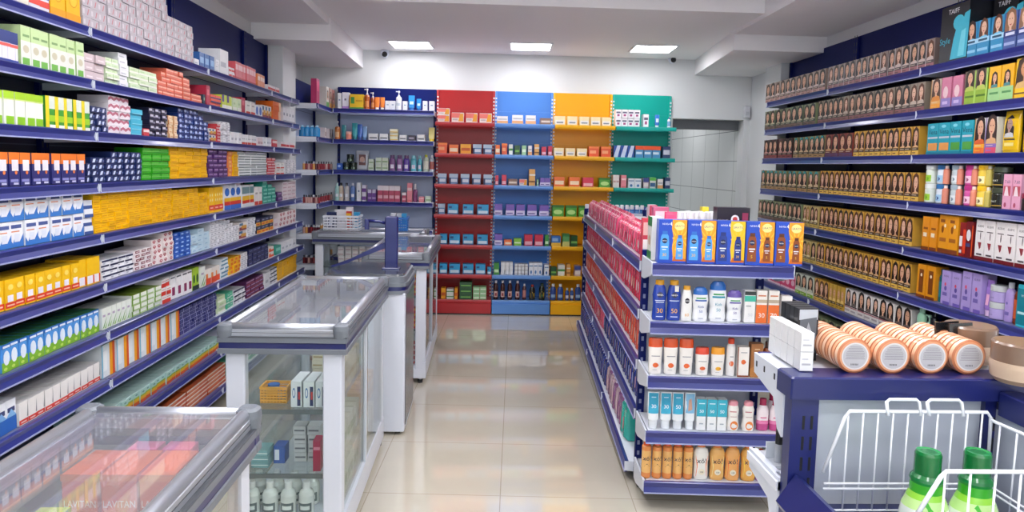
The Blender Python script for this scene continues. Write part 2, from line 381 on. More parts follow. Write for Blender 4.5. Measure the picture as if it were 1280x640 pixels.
# ------------------------------------------------------------------ glass display cases
GC = mat('#71777f', .4, var=.03)
def display_case(label, x0, x1, y0, y1, H, shelves, doors=True, legw=.07, caps=True):
    """glass counter case: white legs, layered aluminium rim, glass top and sides, glass shelves"""
    r = empty('display_case', (x0, y0, 0)); W, L = x1 - x0, y1 - y0
    for (a, b) in ((0.01, .01), (W - legw - .01, .01), (0.01, L - .06), (W - .05, L - .06)):
        w_ = legw if b < .02 else .04
        g = G(); g.bbox(a, a + w_, b, b + .045, .035, H - .1, WHITEM, .004); g.obj('leg', r)
        g = G(); g.loft([(.016, .016, 0, RUBBER), (.018, .018, .02, RUBBER), (.01, .01, .024, ALU), (.01, .01, .036, ALU)], 12, off=(a + w_ / 2, b + .02, 0)); g.obj('levelling_foot', r)
    # rim: stacked bands, outer profile rounded
    def ring(g, e, z0, z1, c, t=.03):
        g.bbox(-e, W + e, -e, -e + t, z0, z1, c, .003); g.bbox(-e, W + e, L + e - t, L + e, z0, z1, c, .003)
        g.bbox(-e, -e + t, -e + t, L + e - t, z0, z1, c, .003); g.bbox(W + e - t, W + e, -e + t, L + e - t, z0, z1, c, .003)
    g = G(); ring(g, .0, H - .045, H - .018, ALU, .034)
    for (yy) in (0.017, L - .017): g.tube([(0.03, yy, H - .014), (W - .03, yy, H - .014)], .016, ALU, 14)
    for (xx) in (0.017, W - .017): g.tube([(xx, .03, H - .014), (xx, L - .03, H - .014)], .016, ALU, 14)
    g.obj('aluminium_rim', r)
    g = G(); GD = mat('#3c4046', .5); ring(g, .0015, H - .032, H - .029, GD, .034); ring(g, .013, H - .0468, H - .0448, GD, .04); g.obj('rim_groove_band', r)  # raised dark bands stand in for grooves, their shade put into the colour
    g = G(); ring(g, .012, H - .066, H - .045, GC, .04); ring(g, .012, H - .108, H - .088, GC, .04); g.obj('grey_bumper', r)
    g = G(); ring(g, .008, H - .088, H - .066, NAVY, .036); g.obj('navy_strip', r)
    for (a, b) in ((0.012, .012), (W - .012, .012), (0.012, L - .012), (W - .012, L - .012)):
        g = G(); g.loft([(.026, .026, H - .05, GC), (.029, .029, H - .02, GC), (.027, .027, H - .003, GC), (.019, .019, H + .003, GC)], 16, 3, off=(a, b, 0)); g.obj('corner_cap', r)
    g = G(); g.box(.03, W - .03, .03, L - .03, H - .012, H - .006, GLASST); g.obj('glass_top', r)
    g = G(); g.box(.05, W - .05, .02, .025, .13, H - .1, GLASS); g.obj('front_glass', r)
    g = G(); g.box(.012, .017, .06, L - .06, .13, H - .1, GLASS); g.obj('side_glass', r)
    g = G(); g.box(.02, W - .02, .02, L - .02, .1, .125, WHITEM); g.box(0.006, W - .006, .006, L - .006, .036, .1, WHITEM); g.box(W - .03, W - .006, .006, L - .006, .1, .145, WHITEM); g.obj('base', r)
    for z in shelves:
        g = G(); g.box(.03, W - .05, .04, L - .04, z - .008, z, GLASS); g.box(.03, W - .05, .032, .04, z - .014, z + .002, mat('#5e6668', .3)); g.obj('glass_shelf', r)
    if doors:
        for k, (a, b) in enumerate(((.065, L * .52), (L * .48, L - .065))):
            xx = W - .022 + .008 * k
            g = G(); g.box(xx, xx + .004, a, b, .15, H - .11, GLASS); d = g.obj('sliding_door', r)
            
            for q in (a, b - .022):
                g = G(); g.box(xx - .003, xx + .008, q, q + .022, .145, H - .108, WHITEM); g.obj('door_frame', d)
    tag(r, label, 'display case', 'glass display cases'); return r
CB = display_case('glass counter case in the middle holding toothpaste, behind the nearest case', -.945, -.50, 2.57, 3.70, .9, (.565, .315))
CA = display_case('nearest glass counter case with orange and pink boxes under its top', -.945, -.545, .42, 1.70, .9, (.62, .35))
CD = display_case('glass counter case farther down the aisle beside the red bay', -.79, -.36, 4.72, 5.94, .9, (.6, .37))
CE = display_case('small far glass counter case across the back with baskets on top', -1.44, -.50, 6.06, 6.50, .9, (.6, .35), doors=False)
# checkout cabinet with the blue support post
r = empty('checkout_cabinet', (-.86, 3.80, 0)); W, L, H = .45, .50, .895
g = G(); g.bbox(.0, W, 0.0, L, .02, H - .1, WHITEM, .006); g.obj('carcass', r)
g = G(); g.box(W + .0005, W + .004, .03, L - .03, .05, H - .12, mat('#73777f', .18, metal=.7)); g.obj('steel_side_panel', r)
for e, a, b, c in ((.0, H - .045, H - .012, GC), (.012, H - .066, H - .045, GC), (.008, H - .088, H - .066, NAVY), (.012, H - .108, H - .088, GC)):
    g = G(); g.loft([(W / 2 + e, L / 2 + e, a, c), (W / 2 + e, L / 2 + e, b, c)], 48, 9, off=(W / 2, L / 2, 0)); g.obj('rim', r)
g = G(); g.loft([(W / 2 - .01, L / 2 - .01, H - .012, mat('#4c5158', .08, coat=.6)), (W / 2 - .014, L / 2 - .014, H, mat('#4c5158', .08, coat=.6))], 48, 9, off=(W / 2, L / 2, 0)); g.obj('counter_top', r)
for a in (.04, W - .04):
    for b in (.04, L - .04):
        g = G(); g.loft([(.016, .016, 0, RUBBER), (.016, .016, .012, RUBBER), (.01, .01, .02, ALU)], 10, off=(a, b, 0)); g.obj('levelling_foot', r)
tag(r, 'narrow white cabinet with rounded grey rim and dark glossy top', 'cabinet')
r = empty('support_post', (-.515, 4.03, .895))
g = G(); g.bbox(-.036, .036, -.022, .022, 0, .30, NAVY, .005); g.bbox(-.05, .05, -.04, .04, 0, .008, NAVY, .002); g.obj('column', r)
g = G(); g.tube([(-.03, 0, .26), (-.07, -.01, .27), (-.13, -.02, .275)], .009, NAVY); g.bbox(-.15, -.125, -.03, -.01, .225, .285, NAVY, .003); g.obj('upper_arm', r)
g = G(); g.prism([(-.03, .12), (-.03, .155), (-.24, .05), (-.25, .03)], -.012, .012, NAVY, 'y'); g.prism([(-.24, .03), (-.24, .05), (-.34, .012), (-.34, .002)], -.008, .008, NAVY, 'y'); g.obj('lower_arm', r)
tag(r, 'blue metal post with two side arms standing on the dark cabinet top', 'post')

# ------------------------------------------------------------------ island gondola
GA = math.radians(-3.3)
GO = (.745, 3.2)
gr = empty('island_gondola', (GO[0], GO[1], 0), GA)
GZ = [1.07, .842, .60, .36, .1]      # z of shelves
GL = 3.16
def post(g, x0, x1, y0, y1, z1, face='x'):
    g.box(x0, x1, y0, y1, .05, z1, NAVYBACK)
    for k in range(int(z1 / .05) - 2):
        z = .1 + .05 * k
        g.box(x0 + (x1 - x0) * .25, x0 + (x1 - x0) * .6, y0 - .0006, y0, z, z + .02, mat('#8088a8', .4))
for y0, x0 in ((0, 0), (0, .53), (GL, 0), (GL, .53)):
    g = G(); post(g, x0, x0 + .032, y0, y0 + .032, 1.125); g.obj('upright', gr)
g = G(); g.box(.26, .285, .03, GL, .08, 1.04, mat('#c6ccd8', .4)); g.box(.03, .53, .02, .03, .08, 1.09, mat('#c6ccd8', .4)); g.box(.03, .53, GL, GL + .01, .08, 1.09, mat('#c6ccd8', .4)); g.obj('back_panel', gr)
for side in (0, 1):
    for k, z in enumerate(GZ):
        e = .035 if k == 4 else (.0)
        for s0, s1 in ((.035, 1.07), (1.07, 2.11), (2.11, GL - .02)):
            if side and s0 > 1.2: pass
            g = G()
            if side == 0: g.box(-e + .012, .26, s0 + .002, s1 - .002, z - .022, z - .002, SHELFW)
            else: g.box(.285, .562 + e - .012, s0 + .002, s1 - .002, z - .022, z - .002, SHELFW)
            s = g.obj('shelf', gr)
            if side == 0: lip_geo(s1 - s0 - .008, .052, 1).obj('price_rail', s, (-e, s1 - .004, z), -PI / 2)
            else: lip_geo(s1 - s0 - .008, .052, 1).obj('price_rail', s, (.562 + e, s0 + .004, z), PI / 2)
            if side == 0:
                for yy in (s0 + .001, s1 - .005):
                    g = G(); g.prism([(-e - .008, z), (-e - .008, z - .045), (.02, z - .05), (.25, z - .05), (.25, z)], yy, yy + .004, WHITEM, 'y'); g.obj('bracket', s)
# end shelves towards the camera
EZ = [1.098, .845, .605, .36, .135]
for k, z in enumerate(EZ):
    g = G(); g.box(.012, .585, -.235, -.002, z - .024, z - .002, SHELFW); s = g.obj('end_shelf', gr)
    lip_geo(.60, .052, 1).obj('price_rail', s, (.0, -.25, z), 0)
    for xx in (-.004, .598):
        g = G(); g.prism([(-.245, z + .004), (-.245, z - .048), (-.22, z - .055), (-.06, z - .095), (-.0, z - .095), (0, z + .004)], xx, xx + .008, WHITEM, 'x'); g.obj('bracket', s)
g = G(); g.box(.0, .562, .0, GL + .03, .05, .075, NAVYBACK); g.obj('base_frame', gr)
g = G(); g.box(.012, .55, GL + .042, GL + .22, 1.0, 1.02, SHELFW); s = g.obj('end_shelf', gr); lip_geo(.56, .05, 1).obj('price_rail', s, (.562, GL + .235, 1.022), PI)
for (a, b) in ((.02, -.02), (.54, -.02), (.02, GL), (.54, GL)):
    g = G(); g.loft([(.026, .026, -.011, RUBBER), (.03, .03, -.006, mat('#9a9ea6', .3)), (.03, .03, .006, RUBBER), (.026, .026, .011, RUBBER)], 20, axis='x', off=(a, b, .031)); g.box(a - .016, a - .013, b - .015, b + .015, .03, .055, ALU); g.box(a + .013, a + .016, b - .015, b + .015, .03, .055, ALU); g.box(a - .016, a + .016, b - .015, b + .015, .05, .056, ALU); g.obj('caster', gr)
tag(gr, 'dark blue double-sided island gondola on casters stocked with pink packs and sunscreen', 'shelving')

# ------------------------------------------------------------------ near gondola on the right
nr = empty('near_gondola', (.585, 1.26, 0))
NW = .385
def slot_post(g, x0, x1, y0, y1, z1):
    g.box(x0, x1, y0, y1, .0, z1, NAVY)
    for k in range(22):
        z = 1.045 - .04 * k
        for xx in (x0 + (x1 - x0) * .42, x0 + (x1 - x0) * .72): g.bbox(xx, xx + .005, y0 - .0008, y0 + .001, z - .026, z, BLACK, .0003)
g = G(); slot_post(g, 0.0, .052, 0, .03, 1.085); g.obj('upright', nr)
g = G(); slot_post(g, NW - .012, NW + .01, 0, .03, 1.085); g.obj('upright', nr)
g = G(); g.bbox(-.008, NW + .06, -.012, .055, 1.08, 1.122, NAVY, .003); g.obj('top_beam', nr)
g = G(); g.box(.052, NW - .012, .012, .02, .1, 1.08, mat('#b9bfca', .3, metal=.2, var=.04, scale=2)); g.obj('back_panel', nr)
g = G(); g.box(NW + .01, NW + .022, -.6, -.0, .1, 1.06, mat('#b9bfca', .3, metal=.2, var=.04, scale=2)); g.obj('side_panel', nr)
g = G(); g.bbox(NW + .002, NW + .045, -.6, -.012, 1.055, 1.10, NAVY, .003); g.obj('side_beam', nr)
g = G(); g.box(0.01, NW + .6, .055, .18, 1.095, 1.116, SHELFW); s = g.obj('top_shelf', nr)
lip_geo(NW + .59, .05, 1).obj('price_rail', s, (NW + .6, .192, 1.116), PI)
for z in (1.112, .905):
    g = G(); g.prism([(.03, z - .12), (.05, z - .11), (.075, z - .055), (.175, z - .035), (.18, z + .006), (.03, z + .006)], -.004, .002, WHITEM, 'x')
    g.box(.002, .012, .06, .175, z + .001, z + .005, WHITEM)
    for q in (.07, .12, .16): g.box(-.0046, -.0039, q, q + .006, z - .02, z - .008, BLACK)
    g.obj('bracket', nr)
g = G(); g.box(-.008, NW, .03, .18, .885, .903, SHELFW); g.obj('lower_shelf', nr)
g = G(); g.box(.018, NW, -.42, -.002, .86, .875, NAVY); s = g.obj('tray', nr)
g = G(); g.prism([(.022, .93), (.012, .933), (-.022, .882), (-.017, .872), (.018, .857)], -.44, -.004, NAVY, 'y'); g.obj('price_rail', s)
tag(nr, 'near dark blue gondola with slotted post and grey panel beside the wire basket', 'shelving')
# wire basket hanging in front
WIRE = mat('#eef1f6', .3, coat=.4, var=.02)
wb = empty('wire_basket', (0, 0, 0))
def P(px, py, y): return tuple(on_y(px, py, y))
yb, yf = 1.225, .98
bk = {k: P(*v, yb) for k, v in dict(a=(1024, 612), b=(1062, 514), c=(1230, 520), d=(1238, 531)).items()}
zt = bk['b'][2]; xr = bk['d'][0]
fl_, fr_ = (.650, yf), (.86, yf)
g = G()
x0b = bk['b'][0]; xl = x0b - .042; zlow = zt - .115; zb = zt - .188
g.tube([(xl, yb, zlow), (x0b - .008, yb, zt - .012), (x0b, yb, zt), (xr - .008, yb, zt), (xr, yb, zt - .01), (xr + .002, yb, zb)], .0034, WIRE)
g.obj('back_rim', wb)
g = G(); zf = zt - .004; xf0 = P(1184, 579, yf)[0]
g.tube([(xf0 - .05, yf, zf - .085), (xf0 - .008, yf, zf - .008), (xf0, yf, zf), (xr, yf, zf)], .0034, WIRE); g.obj('front_rim', wb)
g = G(); g.tube([(xr, yb, zt - .014), (xr + .004, yb - .01, zt - .016), (xr + .004, yf, zf)], .0032, WIRE); g.obj('side_rim', wb)
g = G(); zm = zt - .135
for z in (zm, zm - .01): g.tube([(xl, yb - .004, z), (xr, yb - .004, z), (xr, yf, z)], .0022, WIRE)
g.tube([(.65, yb, zb), (xr, yb, zb), (xr, yf, zb), (.65, yf, zb), (.65, yb, zb)], .0022, WIRE)
g.obj('middle_rail', wb)
for k in range(11):
    x = xl + .012 + (xr - xl - .012) * k / 10.6
    zz = zt if x > x0b else zlow + (x - xl) / (x0b - xl) * (zt - zlow)
    g = G(); g.tube([(x, yb, zz), (x, yb, zb if x > .65 else zm - .01)], .0018, WIRE, 6); g.obj('wire', wb)
for k in range(8):
    x = xf0 - .04 + (xr - xf0 + .04) * k / 7.5
    zz = zf if x > xf0 else zf - .085 + (x - xf0 + .05) / .05 * .085
    g = G(); g.tube([(x, yf, zz), (x, yf, zb if x > .65 else zf - .1)], .0018, WIRE, 6); g.obj('wire', wb)
for k in range(6):
    y = yb - (yb - yf) * (k + .5) / 6
    g = G(); g.tube([(xr + .003, y, zt - .012), (xr, y, zb)], .0018, WIRE, 6); g.obj('wire', wb)
for a, b in ((1108, 1149), (1159, 1202)):
    xa, xb = P(a, 515, yb)[0], P(b, 515, yb)[0]; zh = P(1130, 500, yb)[2]
    g = G(); g.tube([(xa, yb - .006, zt - .006), (xa, yb + .002, zh - .005), (xa + .006, yb + .002, zh), (xb - .006, yb + .002, zh), (xb, yb + .002, zh - .005), (xb, yb - .006, zt - .006)], .0032, WIRE); g.obj('hook', wb)
tag(wb, 'white wire basket hanging in front of the grey panel', 'basket')
# ------------------------------------------------------------------ product artwork and stock
def deco(g, w, h, sf, ds, e0=.0005):
    for i, d in enumerate(ds):
        e = e0 + .0003 * i; k = d[0]
        X = lambda u: (u - .5) * w
        if k == 'r': g.rect(sf, X(d[1]), X(d[2]), d[3] * h, d[4] * h, d[5], e)
        elif k == 'e': g.ell(sf, X(d[1]), d[2] * h, d[3] * w, d[4] * h, d[5], e, 12)
        elif k == 'p': g.poly(sf, [(X(a), b * h) for a, b in d[1]], d[2], e)
        elif k == 't': g.text(sf, d[1], X(d[2]), (d[3] - d[4] / 2) * h, d[4] * h, d[5], e, mw=w * (d[6] if len(d) > 6 else .86))
        elif k == 'f':   # portrait: centre, half width (of w), hair, skin, clothes
            cx, cz, s, ha, sk, cl = d[1:7]; a = min(w / h * 1.75, .7, (cz - .02) / (s * 1.65))
            g.poly(sf, [(X(cx - s * 1.1), (cz - s * a * 1.5) * h), (X(cx + s * 1.1), (cz - s * a * 1.5) * h), (X(cx + s * 1.02), cz * h), (X(cx + s * .8), (cz + s * a * .8) * h), (X(cx), (cz + s * a * 1.15) * h), (X(cx - s * .85), (cz + s * a * .75) * h), (X(cx - s * 1.02), (cz - s * a * .1) * h)], ha, e)
            g.poly(sf, [(X(cx - s * 1.12), (cz - s * a * 1.6) * h), (X(cx + s * 1.12), (cz - s * a * 1.6) * h), (X(cx + s * .9), (cz - s * a * 1.1) * h), (X(cx + .2 * s), (cz - s * a * .95) * h), (X(cx - s * .9), (cz - s * a * 1.15) * h)], cl, e + .0002)
            g.rect(sf, X(cx - s * .22), X(cx + s * .22), (cz - s * a * 1.05) * h, (cz - s * a * .4) * h, sk, e + .0004)
            g.ell(sf, X(cx + s * .05), (cz - s * a * .02) * h, s * .62 * w, s * a * .72 * h, sk, e + .0006, 12)
            g.poly(sf, [(X(cx - s * .2), (cz - s * a * .42) * h), (X(cx + s * .26), (cz - s * a * .42) * h), (X(cx + .04 * s), (cz - s * a * .55) * h)], '#a8383c', e + .0008)
            for q in (-.2, .28): g.ell(sf, X(cx + s * q), (cz + s * a * .08) * h, s * .09 * w, s * a * .05 * h, '#2a1a14', e + .0008, 8)
def carton(w, d, h, base, ds=(), top=None, tex=.35):
    g = G(); c = M_(base, rough=tex); q = min(w, h) * .03
    g.box(-w / 2 + q, w / 2 - q, -d / 2, d / 2, 0 + q * .3, h - q * .3, c, M_(top, rough=tex) if top else None)
    deco(g, w, h, lambda x, z: -d / 2, ds); return g
def soft_pack(w, d, h, base, ds=(), seam=None):
    """plastic pouch: bulging body, flat crimped top and bottom"""
    g = G(); c = M_(base, rough=.22, coat=.5)
    g.loft([(w * .49, d * .30, 0, c), (w * .5, d * .5, h * .08, c), (w * .5, d * .5, h * .45, c), (w * .485, d * .42, h * .8, c), (w * .49, d * .12, h * .92, M_(seam or base, rough=.25)), (w * .49, d * .05, h, M_(seam or base, rough=.25))], 20, 3.6)
    def sf(x, z):
        u = z / h; ry = np.interp(u, [0, .08, .45, .8, .92, 1], [.3, .5, .5, .42, .12, .05]) * d
        return -ry * (1 - min(1, abs(x) / (w * .5)) ** 3.6) ** (1 / 3.6) - .0004
    deco(g, w * .94, h, sf, ds, .0012); return g
class Sf:
    """front surface of a lofted body"""
    def __init__(s, secs, ex): s.s = secs; s.ex = ex
    def __call__(s, x, z):
        zz = [q[2] for q in s.s]; rx = np.interp(z, zz, [q[0] for q in s.s]); ry = np.interp(z, zz, [q[1] for q in s.s])
        return -float(ry) * (1 - min(.985, abs(x) / max(rx, 1e-6)) ** s.ex) ** (1 / s.ex)
def lofted(name, secs, capsecs=None, ds=(), ex=2.0, seg=20, capname='cap', rough=.25, w=None, h=None):
    def cv(q): return tuple(q[:3]) + ((M_(q[3], rough=rough, coat=.3) if q[3] else None),)
    g = G(); ss = [cv(q) for q in secs]; g.loft(ss, seg, ex)
    W = w or max(q[0] for q in secs) * 2; H = h or secs[-1][2]; sf = Sf(secs, ex)
    for i, d in enumerate(ds):
        e = .0008 + .0003 * i
        if d[0] == 'r': g.rect(sf, (d[1] - .5) * W, (d[2] - .5) * W, d[3] * H, d[4] * H, M_(d[5]), e, 6)
        elif d[0] == 'e': g.ell(sf, (d[1] - .5) * W, d[2] * H, d[3] * W, d[4] * H, M_(d[5]), e)
        elif d[0] == 'p': g.poly(sf, [((a - .5) * W, b * H) for a, b in d[1]], M_(d[2]), e)
        elif d[0] == 't': g.text(sf, d[1], (d[2] - .5) * W, (d[3] - d[4] / 2) * H, d[4] * H, M_(d[5]), e + .0006, mw=W * (d[6] if len(d) > 6 else .8))
    ps = []
    if capsecs:
        cg = G(); cg.loft([cv(q) for q in capsecs], seg, 2.0); ps.append((capname, cg))
    PR.append(proto(name, g, ps)); return PR[-1]
PR = []
def simple_bottle(name, r, h, body, cap, label=None, neck=.35, caph=.14, flat=1.0, ex=2.0, ds=(), shoulder=.72, capr=.5):
    ry = r * flat; hb = h * (1 - caph)
    secs = [(r * .9, ry * .9, 0, body), (r, ry, h * .03, body)]
    if label: secs += [(r, ry, h * .15, label), (r, ry, h * (shoulder - .1), body)]
    secs += [(r, ry, h * shoulder, body), (r * .8, ry * .8, h * (shoulder + (1 - caph - shoulder) * .6), body), (r * neck, r * neck, hb, body)]
    c = [(r * capr, r * capr, hb - .001, cap), (r * capr, r * capr, h - .003, cap), (r * capr * .85, r * capr * .85, h, cap)]
    return lofted(name, secs, c, ds, ex)
def squeeze_tube(name, w, h, body, cap, ds=(), caph=.16):
    a = w / 2
    secs = [(a * .72, a * .62, h * caph, body), (a * .95, a * .7, h * (caph + .05), body), (a, a * .45, h * .6, body), (a, a * .08, h, body)]
    c = [(a * .74, a * .64, 0, cap), (a * .76, a * .66, h * caph, cap)]
    return lofted(name, secs, c, ds, 2.4)
def pump_bottle(name, r, h, body, cap, ds=(), label=None):
    hb = h * .76
    p = simple_bottle(name, r, hb, body, cap, label, caph=.06, ds=ds, shoulder=.8, capr=.45)
    g = G(); c = M_(cap, rough=.3); g.loft([(r * .16, r * .16, hb, c), (r * .16, r * .16, h * .93, c)], 10); g.loft([(r * .4, r * .4, h * .92, c), (r * .36, r * .36, h, c)], 12); g.box(-r * 1.05, 0, -r * .14, r * .14, h * .94, h * .985, c)
    o = g.obj('pump', p['root']); p['parts'].append(o); return p
def jar(name, r, h, body, lid, ds=(), label=None, lidh=.3):
    hb = h * (1 - lidh)
    secs = [(r * .9, r * .9, 0, body), (r, r, h * .05, label or body), (r, r, hb * .9, body), (r * .9, r * .9, hb, body)]
    c = [(r * 1.03, r * 1.03, hb, lid), (r * 1.03, r * 1.03, h * .97, lid), (r * .95, r * .95, h, lid)]
    return lofted(name, secs, c, ds, capname='lid')
ORD = ['top', 'second', 'third', 'fourth', 'fifth', 'sixth', 'seventh', 'eighth', 'ninth', 'tenth']
W_ = '#e8e8ec'
def grid(col, n=4, a=.2, b=.8, bg=None):
    return [('r', .1, .9, a + (b - a) * i / n, a + (b - a) * (i + .45) / n, col) for i in range(n)]
